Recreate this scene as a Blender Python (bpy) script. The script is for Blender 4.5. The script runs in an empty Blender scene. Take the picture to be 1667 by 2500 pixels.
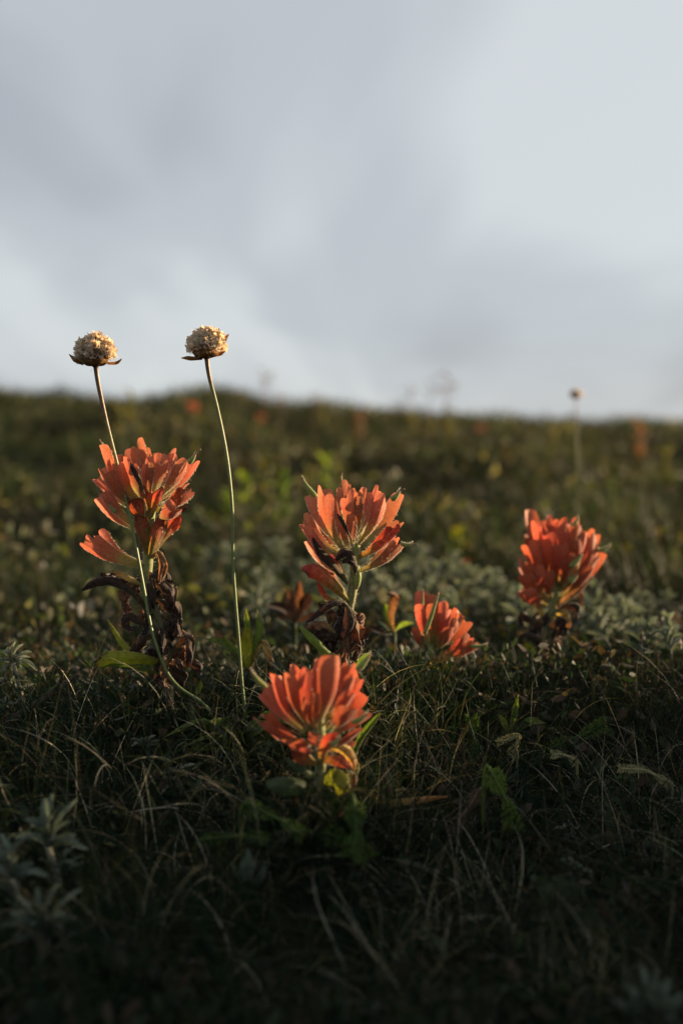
import bpy, math, random
import numpy as np
from mathutils import Vector

random.seed(7)
RNG = np.random.default_rng(7)
SC = bpy.context.scene
COL = SC.collection

# ------------------------------------------------------------------ camera
PITCH = math.radians(4.0)
CAM = np.array([0.0, 0.0, 0.16])
LENS, FOCUS, FSTOP = 35.0, 0.398, 5.4
cam_d = bpy.data.cameras.new('camera')
cam = bpy.data.objects.new('camera', cam_d)
COL.objects.link(cam)
cam.location = CAM
cam.rotation_euler = (math.pi / 2 - PITCH, 0, 0)
cam_d.sensor_fit = 'VERTICAL'
cam_d.sensor_height = 36.0
cam_d.lens = LENS
cam_d.clip_start = 0.005
cam_d.clip_end = 2000
cam_d.dof.use_dof = True
cam_d.dof.focus_distance = FOCUS
cam_d.dof.aperture_fstop = FSTOP
SC.camera = cam

# ------------------------------------------------------------------ sun and sky
SUN_AZ, SUN_EL = math.radians(68), math.radians(11)
world = bpy.data.worlds.new('World')
SC.world = world
world.use_nodes = True
wn, wl = world.node_tree.nodes, world.node_tree.links
wn.clear()
w_out = wn.new('ShaderNodeOutputWorld')
w_bg = wn.new('ShaderNodeBackground')
sky = wn.new('ShaderNodeTexSky')
sky.sky_type = 'NISHITA'
sky.sun_disc = False
sky.sun_elevation = SUN_EL
sky.sun_rotation = SUN_AZ
tc = wn.new('ShaderNodeTexCoord')
sep = wn.new('ShaderNodeSeparateXYZ')
wl.new(tc.outputs['Generated'], sep.inputs[0])


def wmath(op, a, b=None, clamp=False):
    n = wn.new('ShaderNodeMath')
    n.operation = op
    n.use_clamp = clamp
    for i, v in enumerate((a, b)):
        if v is None:
            continue
        if isinstance(v, (int, float)):
            n.inputs[i].default_value = v
        else:
            wl.new(v, n.inputs[i])
    return n.outputs[0]


zz = wmath('ADD', wmath('MAXIMUM', sep.outputs[2], 0.0), 0.22)
cmb = wn.new('ShaderNodeCombineXYZ')
wl.new(wmath('DIVIDE', sep.outputs[0], zz), cmb.inputs[0])
wl.new(wmath('DIVIDE', sep.outputs[1], zz), cmb.inputs[1])
mp = wn.new('ShaderNodeMapping')
mp.inputs['Location'].default_value = (14.7568, 19.1253, 0)
mp.inputs['Rotation'].default_value = (0, 0, math.radians(-40))
mp.inputs['Scale'].default_value = (1.0, 0.42, 1.0)
wl.new(cmb.outputs[0], mp.inputs[0])
nz = wn.new('ShaderNodeTexNoise')
nz.inputs['Scale'].default_value = 1.25
nz.inputs['Detail'].default_value = 3.0
nz.inputs['Roughness'].default_value = 0.45
nz.inputs['Distortion'].default_value = 0.35
wl.new(mp.outputs[0], nz.inputs['Vector'])
cr = wn.new('ShaderNodeValToRGB')
cr.color_ramp.interpolation = 'EASE'
els = cr.color_ramp.elements
els[0].position, els[0].color = 0.35, (0.475, 0.503, 0.55, 1)
els[1].position, els[1].color = 0.66, (0.72, 0.76, 0.785, 1)
e = els.new(0.5)
e.color = (0.565, 0.605, 0.65, 1)
wl.new(nz.outputs['Fac'], cr.inputs[0])
skm = wn.new('ShaderNodeVectorMath')
skm.operation = 'SCALE'
skm.inputs['Scale'].default_value = 0.10
wl.new(sky.outputs[0], skm.inputs[0])
mixc = wn.new('ShaderNodeMix')
mixc.data_type = 'RGBA'
mixc.inputs[0].default_value = 0.86          # thin high cloud over nearly all of the blue
wl.new(skm.outputs[0], mixc.inputs[6])
wl.new(cr.outputs[0], mixc.inputs[7])
wl.new(mixc.outputs[2], w_bg.inputs[0])
w_bg.inputs[1].default_value = 0.30      # paired with the exposure below
wl.new(w_bg.outputs[0], w_out.inputs[0])

sun_d = bpy.data.lights.new('sun', 'SUN')
sun = bpy.data.objects.new('sun', sun_d)
COL.objects.link(sun)
sun_d.energy = 5.0
sun_d.angle = math.radians(0.6)
sun_d.color = (1.0, 0.74, 0.46)
SV = Vector((math.sin(SUN_AZ) * math.cos(SUN_EL), math.cos(SUN_AZ) * math.cos(SUN_EL), math.sin(SUN_EL)))
sun.rotation_euler = (-SV).to_track_quat('-Z', 'Y').to_euler()
sun.location = (2, 1, 1.5)

vs = SC.view_settings
vs.view_transform = 'Standard'
vs.look = 'None'
vs.exposure = 1.75
vs.gamma = 1.0
vs.use_curve_mapping = False

# ------------------------------------------------------------------ helpers
F = 2500 * LENS / 36.0
FWD = np.array([0, math.cos(PITCH), -math.sin(PITCH)])
UPV = np.array([0, math.sin(PITCH), math.cos(PITCH)])
RGT = np.array([1.0, 0, 0])


def P(px, py, d):
    """A real point seen at photo pixel (px, py) that lies d metres in front of the lens."""
    return CAM + d * (FWD + (px - 833.5) / F * RGT + (1250 - py) / F * UPV)


def nrm(v):
    v = np.asarray(v, float)
    return v / (np.linalg.norm(v) + 1e-12)


_tab = RNG.random((256, 256))


def vnoise(x, y):
    x = np.asarray(x, float); y = np.asarray(y, float)
    xi, yi = np.floor(x).astype(int), np.floor(y).astype(int)
    fx, fy = x - xi, y - yi
    fx, fy = fx * fx * (3 - 2 * fx), fy * fy * (3 - 2 * fy)
    a = _tab[xi & 255, yi & 255]; b = _tab[(xi + 1) & 255, yi & 255]
    c = _tab[xi & 255, (yi + 1) & 255]; d = _tab[(xi + 1) & 255, (yi + 1) & 255]
    return (a * (1 - fx) + b * fx) * (1 - fy) + (c * (1 - fx) + d * fx) * fy


PROF = [(.23, 2760), (.28, 2440), (.32, 2210), (.35, 2050), (.375, 1910), (.395, 1800), (.42, 1715), (.46, 1675), (.55, 1625),
        (.7, 1520), (1.0, 1372), (1.5, 1225), (2.2, 1112), (3.0, 1040), (3.5, 1026)]
_py = [-60.0, -0.3, .05]
_pz = [-.2, -0.02, -0.012]
for d_, r_ in PROF:
    q_ = P(833.5, r_, d_)
    _py.append(q_[1]); _pz.append(q_[2])
_py += [4.5, 6.0, 10.0, 25.0, 80.0, 800.0]
_pz += [.17, .12, .05, -.3, -1.0, -4.0]
_yy = np.concatenate([np.linspace(-60, -.3, 60)[:-1], np.linspace(-.3, 6, 2101), np.linspace(6, 800, 1500)[1:]])
_zz = np.interp(_yy, _py, _pz)
_k = np.hanning(31); _k /= _k.sum()
_mid = slice(60, 2140)
_zs = np.convolve(np.pad(_zz, 15, mode='edge'), _k, mode='valid')
_zz[_mid] = _zs[_mid]


def sst(a, b, x):
    t = np.clip((x - a) / (b - a), 0, 1)
    return t * t * (3 - 2 * t)


def H(x, y):
    x = np.asarray(x, float); y = np.asarray(y, float)
    # the little bank is bent towards the viewer, unseen on the right, for shade
    ysh = y + .30 * sst(.17, .52, x) * sst(.95, .30, y) - .048 * sst(-.005, .065, x) * sst(.53, .40, y)
    z = np.interp(ysh, _yy, _zz)
    z = z + .045 * sst(.17, .50, x) * sst(1.0, .45, y)
    z = z + .095 * np.exp(-((x - .56) / .17) ** 2 - ((y - .44) / .145) ** 2)          # unseen grassy hump added right of the flowers to block the low sun
    z = z + .014 * np.exp(-((x + .008) / .022) ** 2 - ((y - .325) / .02) ** 2)      # hummock under the nearest flower
    # the crest of the rise falls away to the right, with a hump left of the middle
    cr_ = sst(1.0, 3.0, y)
    z = z + cr_ * (-.055 * np.clip(x, -6, 6) + .055 * np.exp(-((x + .42) / .15) ** 2) + .045 * np.exp(-((x - 1.25) / .25) ** 2))
    n1 = vnoise(x * 18 + 40, y * 18 + 40) - .5
    n2 = vnoise(x * 3.1 + 11, y * 3.1 + 7) - .5
    n4 = vnoise(x * 9 + 61, y * 9 + 23) - .5
    n3 = vnoise(x * .25 + 3, y * .25 + 9) - .5
    z = z + n1 * .010 * sst(.15, .5, y + .1) + n4 * .030 * sst(.7, 1.3, np.abs(y)) + n2 * .05 * sst(.6, 2.0, np.abs(y) + np.maximum(0, np.abs(x) - .3)) + n3 * .8 * sst(8, 40, np.hypot(x, y))
    return z


def hz(x, y):
    return float(H(x, y))


def gdepth(px, py, lo=.2, hi=1.2):
    d = np.arange(lo, hi, .002)
    q = CAM + d[:, None] * (FWD + (px - 833.5) / F * RGT + (1250 - py) / F * UPV)
    below = np.nonzero(q[:, 2] < H(q[:, 0], q[:, 1]))[0]
    return float(d[below[0]]) if len(below) else hi


# ---- meshes
class MB:
    def __init__(s):
        s.v, s.f, s.uv, s.c, s.n = [], [], [], [], 0

    def add(s, v, f, uv=None, c=None):
        v = np.asarray(v, float)
        s.v.append(v)
        s.f += [tuple(i + s.n for i in q) for q in f]
        s.uv.append(np.zeros((len(v), 2)) if uv is None else np.asarray(uv, float))
        s.c.append(np.ones((len(v), 3)) if c is None else np.broadcast_to(np.asarray(c, float), (len(v), 3)))
        s.n += len(v)

    def mesh(s, name, origin=(0, 0, 0), smooth=True):
        v = np.concatenate(s.v) - np.asarray(origin, float)
        return make_mesh(name, v, s.f, np.concatenate(s.uv), np.concatenate(s.c), smooth)


def make_mesh(name, v, f, uv, c=None, smooth=True):
    me = bpy.data.meshes.new(name)
    me.from_pydata(v.tolist(), [], [list(map(int, q)) for q in f])
    li = np.empty(len(me.loops), dtype=np.int32)
    me.loops.foreach_get('vertex_index', li)
    ul = me.uv_layers.new(name='UVMap')
    ul.data.foreach_set('uv', uv[li].astype(np.float32).ravel())
    if c is not None:
        ca = me.color_attributes.new('col', 'FLOAT_COLOR', 'POINT')
        c4 = np.concatenate([c, np.ones((len(c), 1))], 1).astype(np.float32)
        ca.data.foreach_set('color', c4.ravel())
    if smooth:
        me.polygons.foreach_set('use_smooth', np.ones(len(me.polygons), dtype=bool))
    me.update()
    return me


def link(name, me, mat, parent=None, loc=None, kind=None):
    o = bpy.data.objects.new(name, me)
    COL.objects.link(o)
    if me is not None and mat is not None and not me.materials:
        me.materials.append(mat)
    if parent:
        o.parent = parent
    if loc is not None:
        o.location = loc
    if kind:
        o['kind'] = kind
    return o


def tag(o, label=None, cat=None, group=None, kind=None):
    if label: o['label'] = label
    if cat: o['category'] = cat
    if group: o['group'] = group
    if kind: o['kind'] = kind
    return o


def thing(name, loc, label, cat, group=None):
    o = bpy.data.objects.new(name, None)
    COL.objects.link(o)
    o.location = loc
    o.empty_display_size = .01
    return tag(o, label, cat, group)


def dup(root, loc, rz=0., scale=1., label=None, group=None, tilt=(0, 0)):
    r = root.copy(); COL.objects.link(r)
    r.location = loc; r.rotation_euler = (tilt[0], tilt[1], rz); r.scale = (scale,) * 3
    if label: r['label'] = label
    if group: r['group'] = group
    for ch in list(root.children):
        c = ch.copy(); COL.objects.link(c); c.parent = r
        for g in list(ch.children):
            d = g.copy(); COL.objects.link(d); d.parent = c
    return r


def spline(pts, n):
    """Catmull-Rom through pts, n samples."""
    p = np.asarray(pts, float)
    if len(p) == 2:
        t = np.linspace(0, 1, n)[:, None]
        return p[0] * (1 - t) + p[1] * t
    q = np.vstack([2 * p[0] - p[1], p, 2 * p[-1] - p[-2]])
    seg = len(p) - 1
    ts = np.linspace(0, seg, n)
    i = np.minimum(ts.astype(int), seg - 1)
    u = (ts - i)[:, None]
    a, b, c, d = q[i], q[i + 1], q[i + 2], q[i + 3]
    return .5 * ((2 * b) + (c - a) * u + (2 * a - 5 * b + 4 * c - d) * u ** 2 + (3 * b - a - 3 * c + d) * u ** 3)


def tube(mb, pts, rad, n=24, k=8, c=None, cap=True):
    s = spline(pts, n)
    r = np.interp(np.linspace(0, 1, n), np.linspace(0, 1, len(rad)), rad)
    t = np.gradient(s, axis=0)
    t /= np.linalg.norm(t, axis=1)[:, None] + 1e-12
    ref = np.array([0, 1, 0.0]) if abs(t[0][1]) < .9 else np.array([1.0, 0, 0])
    v, uv = [], []
    for i in range(n):
        a = nrm(np.cross(t[i], ref)); b = np.cross(t[i], a); ref = nrm(np.cross(a, t[i]))
        for j in range(k):
            an = 2 * math.pi * j / k
            v.append(s[i] + r[i] * (math.cos(an) * a + math.sin(an) * b)); uv.append((j / k, i / (n - 1)))
    f = [(i * k + j, i * k + (j + 1) % k, (i + 1) * k + (j + 1) % k, (i + 1) * k + j) for i in range(n - 1) for j in range(k)]
    if cap:
        f.append(tuple(range(k - 1, -1, -1))); f.append(tuple((n - 1) * k + j for j in range(k)))
    mb.add(v, f, uv, c)
    return s


LOBES = {1: [(0, 1.0, 1.0)],
         2: [(-.48, .55, 1.0), (.5, .52, .93)],
         3: [(-.68, .36, .90), (0, .42, 1.0), (.68, .36, .88)],
         4: [(-.76, .28, .86), (-.26, .30, .98), (.28, .30, 1.0), (.78, .27, .88)]}


def blade_surface(mb, spine, O, width, cup=.5, lobes=1, dep=.16, prof=None, nu=15, nv=17, crump=0., fold=0., seed=0, ripple=.04, ptip=None):
    """A leaf, bract or petal: a lobed, cupped sheet swept along a spine; O is its outer side."""
    rs = np.random.default_rng(seed)
    S = spline(spine, 40)
    T = np.gradient(S, axis=0)
    T /= np.linalg.norm(T, axis=1)[:, None] + 1e-12
    leng = np.linalg.norm(np.diff(S, axis=0), axis=1).sum()
    prof = prof or [(0, .28), (.25, .5), (.55, .9), (.8, 1.05), (1, .98)]
    lb = LOBES[lobes]
    vv = np.linspace(-1, 1, nv)
    dj = rs.uniform(.75, 1.25, len(lb)); lj = rs.uniform(.86, 1.04, len(lb)); lbend = rs.normal(0, 1, len(lb))
    L = np.zeros(nv)
    for m, (c, h, l) in enumerate(lb):
        q = np.minimum(np.abs(vv - c) / h, 1.0)
        L = np.maximum(L, l * lj[m] - dep * dj[m] * (1 - np.maximum(1 - q ** 3.2, 0) ** (1 / 3.2)))
    lob = np.argmin(np.abs(vv[:, None] - np.array([c for c, _, _ in lb])[None]), 1)
    verts, uvs = [], []
    ph = rs.uniform(0, 6.28, 6)
    for iu in range(nu):
        u = iu / (nu - 1)
        for iv, v in enumerate(vv):
            s = u * L[iv]
            x = min(max(s, 0), 1.0) * 39
            i = min(int(x), 38); fr = x - i
            p = S[i] * (1 - fr) + S[i + 1] * fr
            t = T[i]
            if s > 1: p = S[-1] + T[-1] * (s - 1) * leng
            W = nrm(np.cross(t, O)); Oo = nrm(np.cross(W, t))
            w = width * .5 * np.interp(s, [a for a, _ in prof], [b for _, b in prof])
            g = fold * abs(v)
            p = p + W * (v * w * math.cos(g * .9)) - Oo * (cup * w * v * v) - Oo * (abs(v) * w * math.sin(g * .9))
            p = p + Oo * ripple * width * (math.sin(v * 3.3 + ph[0]) * math.sin(s * 5 + ph[1]) * s)
            if lobes > 1 and s > .5:
                p = p + Oo * lbend[lob[iv]] * leng * .07 * ((s - .5) / .5) ** 2
            if crump > .1:
                p = p + crump * .35 * width * s * (Oo * math.sin(v * 11 + s * 17 + ph[5]) + W * math.sin(s * 23 + ph[0]))
            if crump:
                p = p + crump * width * s * (Oo * math.sin(v * 5 + s * 9 + ph[2]) + W * .5 * math.sin(s * 13 + v * 3 + ph[3]) + t * .4 * math.sin(v * 7 + s * 6 + ph[4]))
            verts.append(p); uvs.append(((v + 1) / 2, s))
    f = [(i * nv + j, i * nv + j + 1, (i + 1) * nv + j + 1, (i + 1) * nv + j) for i in range(nu - 1) for j in range(nv - 1)]
    mb.add(verts, f, uvs)
    return np.array(verts).reshape(nu, nv, 3)


def hairs(mb, pts, dirs, ln, w=.00006, rs=RNG):
    pts = np.asarray(pts); dirs = np.asarray(dirs)
    n = len(pts)
    if n == 0: return
    d = dirs / (np.linalg.norm(dirs, axis=1)[:, None] + 1e-12)
    d = d + rs.normal(0, .35, (n, 3)); d /= np.linalg.norm(d, axis=1)[:, None]
    side = np.cross(d, rs.normal(0, 1, (n, 3))); side /= np.linalg.norm(side, axis=1)[:, None] + 1e-12
    l = ln * rs.uniform(.5, 1.2, (n, 1))
    v = np.stack([pts - side * w, pts + side * w, pts + d * l], 1).reshape(-1, 3)
    mb.add(v, [(3 * i, 3 * i + 1, 3 * i + 2) for i in range(n)])


# ---- materials
def nt(name):
    m = bpy.data.materials.new(name); m.use_nodes = True
    n = m.node_tree.nodes; n.clear()
    return m, n, m.node_tree.links


def sheet_mat(name, stops, trans=.4, rough=.6, tint=(1, 1, 1), var=.25, veins=0., nscale=900., spec=.25, sheen=0., attr=False, tcol=None, spots=0., hue=.0, patch=None):
    """Thin plant tissue: diffuse and gloss in front, light passing through from behind."""
    m, n, l = nt(name)
    out = n.new('ShaderNodeOutputMaterial')
    pb = n.new('ShaderNodeBsdfPrincipled')
    tr = n.new('ShaderNodeBsdfTranslucent')
    mx = n.new('ShaderNodeMixShader'); mx.inputs[0].default_value = trans
    l.new(pb.outputs[0], mx.inputs[1]); l.new(tr.outputs[0], mx.inputs[2]); l.new(mx.outputs[0], out.inputs[0])
    pb.inputs['Roughness'].default_value = rough
    pb.inputs['Specular IOR Level'].default_value = spec
    if sheen:
        pb.inputs['Sheen Weight'].default_value = sheen
        pb.inputs['Sheen Roughness'].default_value = .4
    uv = n.new('ShaderNodeUVMap'); uv.uv_map = 'UVMap'
    sp = n.new('ShaderNodeSeparateXYZ'); l.new(uv.outputs[0], sp.inputs[0])
    if attr:
        at = n.new('ShaderNodeAttribute'); at.attribute_name = 'col'
        col = at.outputs['Color']
    else:
        tcn0 = n.new('ShaderNodeTexCoord')
        n0 = n.new('ShaderNodeTexNoise'); n0.inputs['Scale'].default_value = nscale * .3
        l.new(tcn0.outputs['Object'], n0.inputs['Vector'])
        ad = n.new('ShaderNodeMath'); ad.operation = 'MULTIPLY_ADD'
        ad.inputs[1].default_value = .3; l.new(n0.outputs[0], ad.inputs[0])
        sb = n.new('ShaderNodeMath'); sb.operation = 'SUBTRACT'; sb.inputs[1].default_value = .15
        l.new(sp.outputs[1], sb.inputs[0]); l.new(sb.outputs[0], ad.inputs[2])
        rp = n.new('ShaderNodeValToRGB')
        el = rp.color_ramp.elements
        while len(el) > 1: el.remove(el[-1])
        el[0].position = stops[0][0]; el[0].color = (*stops[0][1], 1)
        for p_, c_ in stops[1:]:
            e_ = el.new(p_); e_.color = (*c_, 1)
        l.new(ad.outputs[0], rp.inputs[0])
        col = rp.outputs[0]
    tcn = n.new('ShaderNodeTexCoord')
    n1 = n.new('ShaderNodeTexNoise'); n1.inputs['Scale'].default_value = nscale; n1.inputs['Detail'].default_value = 4
    l.new(tcn.outputs['Object'], n1.inputs['Vector'])
    fac = n.new('ShaderNodeMapRange')
    fac.inputs[3].default_value = 1 - var; fac.inputs[4].default_value = 1 + var
    fac.inputs[1].default_value = .3; fac.inputs[2].default_value = .7
    l.new(n1.outputs[0], fac.inputs[0])
    f_out = fac.outputs[0]
    if veins:
        mu = n.new('ShaderNodeMath'); mu.operation = 'MULTIPLY'; mu.inputs[1].default_value = 46.
        l.new(sp.outputs[0], mu.inputs[0])
        sn = n.new('ShaderNodeMath'); sn.operation = 'SINE'; l.new(mu.outputs[0], sn.inputs[0])
        ma = n.new('ShaderNodeMath'); ma.operation = 'MULTIPLY_ADD'; ma.inputs[1].default_value = veins; ma.inputs[2].default_value = 1.
        l.new(sn.outputs[0], ma.inputs[0])
        pr = n.new('ShaderNodeMath'); pr.operation = 'MULTIPLY'; l.new(ma.outputs[0], pr.inputs[0]); l.new(f_out, pr.inputs[1])
        f_out = pr.outputs[0]
    sc = n.new('ShaderNodeVectorMath'); sc.operation = 'SCALE'
    l.new(col, sc.inputs[0]); l.new(f_out, sc.inputs['Scale'])
    col = sc.outputs[0]
    if patch:
        n2 = n.new('ShaderNodeTexNoise'); n2.inputs['Scale'].default_value = patch[2]; n2.inputs['Detail'].default_value = 5
        l.new(tcn.outputs['Object'], n2.inputs['Vector'])
        r2 = n.new('ShaderNodeMapRange'); r2.inputs[1].default_value = patch[1]; r2.inputs[2].default_value = patch[1] + .06
        l.new(n2.outputs[0], r2.inputs[0])
        mc = n.new('ShaderNodeMix'); mc.data_type = 'RGBA'; mc.inputs[7].default_value = (*patch[0], 1)
        l.new(r2.outputs[0], mc.inputs[0]); l.new(col, mc.inputs[6])
        col = mc.outputs[2]
    if hue:
        oi = n.new('ShaderNodeObjectInfo')
        hs = n.new('ShaderNodeHueSaturation')
        mr = n.new('ShaderNodeMapRange'); mr.inputs[3].default_value = .5 - hue; mr.inputs[4].default_value = .5 + hue
        l.new(oi.outputs['Random'], mr.inputs[0]); l.new(mr.outputs[0], hs.inputs['Hue'])
        mr2 = n.new('ShaderNodeMapRange'); mr2.inputs[3].default_value = 1.2; mr2.inputs[4].default_value = .8
        l.new(oi.outputs['Random'], mr2.inputs[0]); l.new(mr2.outputs[0], hs.inputs['Value'])
        l.new(col, hs.inputs['Color'])
        col = hs.outputs[0]
    l.new(col, pb.inputs['Base Color'])
    tg = n.new('ShaderNodeMix'); tg.data_type = 'RGBA'; tg.blend_type = 'MULTIPLY'; tg.inputs[0].default_value = 1
    tg.inputs[7].default_value = (*(tcol or (1.25, 1.1, .8)), 1)
    l.new(col, tg.inputs[6]); l.new(tg.outputs[2], tr.inputs[0])
    bp = n.new('ShaderNodeBump'); bp.inputs['Strength'].default_value = .35; bp.inputs['Distance'].default_value = .0004
    l.new(f_out, bp.inputs['Height']); l.new(bp.outputs[0], pb.inputs['Normal'])
    return m


M = {}
M['bract'] = sheet_mat('bract', [(0, (.20, .21, .05)), (.26, (.32, .25, .075)), (.44, (.36, .14, .055)), (.64, (.41, .115, .055)), (1, (.57, .205, .105))],
                       trans=.37, rough=.62, var=.15, veins=.06, sheen=.25, hue=.008, tcol=(1.15, 1., .9))  # petal gradient, its base and tip also lightened for backlight and sun
M['bract_deep'] = sheet_mat('bract_deep', [(0, (.17, .18, .045)), (.22, (.28, .19, .055)), (.40, (.29, .078, .034)), (.62, (.36, .075, .036)), (1, (.52, .155, .078))],
                            trans=.37, rough=.62, var=.14, veins=.06, sheen=.25, hue=.008, tcol=(1.15, .95, .85))  # deeper red petals, the shadow between bracts also darkened into the middle
M['bract_worn'] = sheet_mat('bract_worn', [(0, (.16, .17, .035)), (.3, (.26, .13, .035)), (.55, (.40, .085, .04)), (.8, (.30, .05, .03)), (1, (.13, .04, .025))],
                            trans=.4, rough=.7, var=.35, veins=.12, sheen=.2, hue=.01, tcol=(1.2, .9, .6), nscale=700)
M['withered'] = sheet_mat('withered', [(0, (.07, .06, .022)), (.4, (.038, .021, .012)), (1, (.024, .014, .010))],
                          trans=.25, rough=.75, var=.5, veins=.3, sheen=.35, nscale=700, tcol=(1.5, .9, .5))
M['withered_tan'] = sheet_mat('withered_tan', [(0, (.17, .13, .055)), (.5, (.19, .10, .05)), (1, (.13, .06, .033))],
                              trans=.4, rough=.75, var=.4, veins=.2, sheen=.3, nscale=600, tcol=(1.3, .95, .55), patch=((.08, .04, .025), .55, 260))
M['corolla'] = sheet_mat('corolla', [(0, (.20, .24, .06)), (.6, (.19, .23, .06)), (.9, (.22, .20, .08)), (1, (.30, .10, .05))],
                         trans=.3, rough=.55, var=.2, sheen=.5)
M['stigma'] = sheet_mat('stigma', [(0, (.22, .17, .08)), (1, (.10, .06, .04))], trans=.1, rough=.6)
M['stem'] = sheet_mat('stem', [(0, (.075, .055, .03)), (.35, (.10, .09, .04)), (.7, (.17, .18, .06)), (1, (.22, .25, .08))], trans=.12, rough=.7, var=.3, sheen=.6)
M['hair'] = sheet_mat('hair', [(0, (.62, .58, .46)), (1, (.66, .62, .5))], trans=.5, rough=.5, var=.05, tcol=(1, 1, .95))
M['leaf_green'] = sheet_mat('leaf_green', [(0, (.09, .12, .03)), (.7, (.11, .16, .03)), (1, (.13, .13, .035))], trans=.48, rough=.55, var=.25, veins=.06, sheen=.15, hue=.012, tcol=(1.5, 1.5, .5), nscale=500)
M['leaf_yellow'] = sheet_mat('leaf_yellow', [(0, (.18, .20, .03)), (.6, (.24, .24, .03)), (.9, (.20, .17, .03)), (1, (.08, .05, .02))], trans=.55, rough=.55, var=.3, veins=.08, tcol=(1.35, 1.35, .45), nscale=420, patch=((.05, .035, .02), .66, 330))
M['leaf_tan'] = sheet_mat('leaf_tan', [(0, (.26, .24, .07)), (.5, (.42, .30, .11)), (.85, (.40, .20, .08)), (1, (.22, .10, .05))], trans=.5, rough=.6, var=.25, veins=.1, nscale=420, tcol=(1.3, 1.0, .5))
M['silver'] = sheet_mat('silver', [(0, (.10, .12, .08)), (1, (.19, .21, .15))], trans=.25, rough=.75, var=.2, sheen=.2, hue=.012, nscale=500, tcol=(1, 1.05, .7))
M['silver_dull'] = sheet_mat('silver_dull', [(0, (.055, .075, .055)), (1, (.10, .125, .095))], trans=.25, rough=.75, var=.25, sheen=.15, hue=.012, nscale=500, tcol=(1, 1.05, .7))  # darker, greener copy of silver, shade put into the leaf colour
M['silver_stem'] = sheet_mat('silver_stem', [(0, (.10, .08, .06)), (1, (.22, .22, .16))], trans=.1, rough=.8, var=.3, sheen=.8)
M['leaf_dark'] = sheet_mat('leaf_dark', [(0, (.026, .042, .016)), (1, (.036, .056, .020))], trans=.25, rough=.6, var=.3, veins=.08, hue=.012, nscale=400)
M['forb'] = sheet_mat('forb', [(0, (.075, .08, .03)), (1, (.125, .12, .055))], trans=.4, rough=.6, var=.3, hue=.02, nscale=300, tcol=(1.3, 1.2, .6))
M['feather_lit'] = sheet_mat('feather_lit', [(0, (.11, .17, .035)), (1, (.15, .22, .05))], trans=.45, rough=.6, var=.3, tcol=(1.5, 1.5, .5))  # brighter copy of feather, sunlight put into the leaf colour
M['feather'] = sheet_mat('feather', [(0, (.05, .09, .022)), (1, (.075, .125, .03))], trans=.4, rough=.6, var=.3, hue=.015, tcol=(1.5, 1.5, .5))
M['feather_pale'] = sheet_mat('feather_pale', [(0, (.24, .24, .11)), (1, (.36, .35, .19))], trans=.4, rough=.65, var=.3, sheen=.3, hue=.01)
M['feather_dead'] = sheet_mat('feather_dead', [(0, (.12, .08, .05)), (1, (.16, .11, .075))], trans=.3, rough=.75, var=.3, hue=.01)
M['stalk'] = sheet_mat('stalk', [(0, (.06, .08, .025)), (.5, (.11, .15, .04)), (.78, (.15, .16, .05)), (.86, (.13, .075, .03)), (1, (.07, .035, .018))], trans=.08, rough=.45, var=.15, spec=.45)
M['floret'] = sheet_mat('floret', [(0, (.16, .09, .035)), (.45, (.42, .31, .18)), (1, (.72, .65, .55))], trans=.42, rough=.8, var=.25, sheen=.2, hue=.012, tcol=(1.2, .95, .65))
M['husk'] = sheet_mat('husk', [(0, (.10, .055, .022)), (.6, (.22, .12, .04)), (1, (.28, .15, .055))], trans=.4, rough=.6, var=.3, veins=.15, tcol=(1.5, 1.0, .5))
M['grass'] = sheet_mat('grass', [], trans=.32, rough=.6, var=.2, attr=True, nscale=300, tcol=(1.3, 1.25, .6), spec=.12)
M['cover'] = sheet_mat('cover', [], trans=.35, rough=.6, var=.2, attr=True, nscale=200, tcol=(1.3, 1.25, .6), sheen=.2)
M['twig'] = sheet_mat('twig', [(0, (.06, .045, .032)), (1, (.05, .038, .028))], trans=0., rough=.85, var=.4)


def ground_mat():
    m, n, l = nt('soil')
    out = n.new('ShaderNodeOutputMaterial'); pb = n.new('ShaderNodeBsdfPrincipled')
    l.new(pb.outputs[0], out.inputs[0])
    t = n.new('ShaderNodeTexCoord')
    a = n.new('ShaderNodeTexNoise'); a.inputs['Scale'].default_value = 22; a.inputs['Detail'].default_value = 8
    b = n.new('ShaderNodeTexNoise'); b.inputs['Scale'].default_value = 300; b.inputs['Detail'].default_value = 6
    l.new(t.outputs['Object'], a.inputs['Vector']); l.new(t.outputs['Object'], b.inputs['Vector'])
    r = n.new('ShaderNodeValToRGB')
    r.color_ramp.elements[0].position = .35; r.color_ramp.elements[0].color = (.013, .011, .007, 1)
    r.color_ramp.elements[1].position = .7; r.color_ramp.elements[1].color = (.022, .024, .010, 1)
    l.new(a.outputs[0], r.inputs[0]); l.new(r.outputs[0], pb.inputs['Base Color'])
    pb.inputs['Roughness'].default_value = .95
    pb.inputs['Specular IOR Level'].default_value = .1
    bp = n.new('ShaderNodeBump'); bp.inputs['Distance'].default_value = .004
    l.new(b.outputs[0], bp.inputs['Height']); l.new(bp.outputs[0], pb.inputs['Normal'])
    return m


# ------------------------------------------------------------------ ground
def axis(lo, hi, near_lo, near_hi, step):
    a = list(np.arange(near_lo, near_hi + 1e-9, step))
    s, x = step, near_hi
    while x < hi:
        s *= 1.12; x += s; a.append(min(x, hi))
    s, x = step, near_lo
    while x > lo:
        s *= 1.12; x -= s; a.insert(0, max(x, lo))
    return np.array(a)


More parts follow.
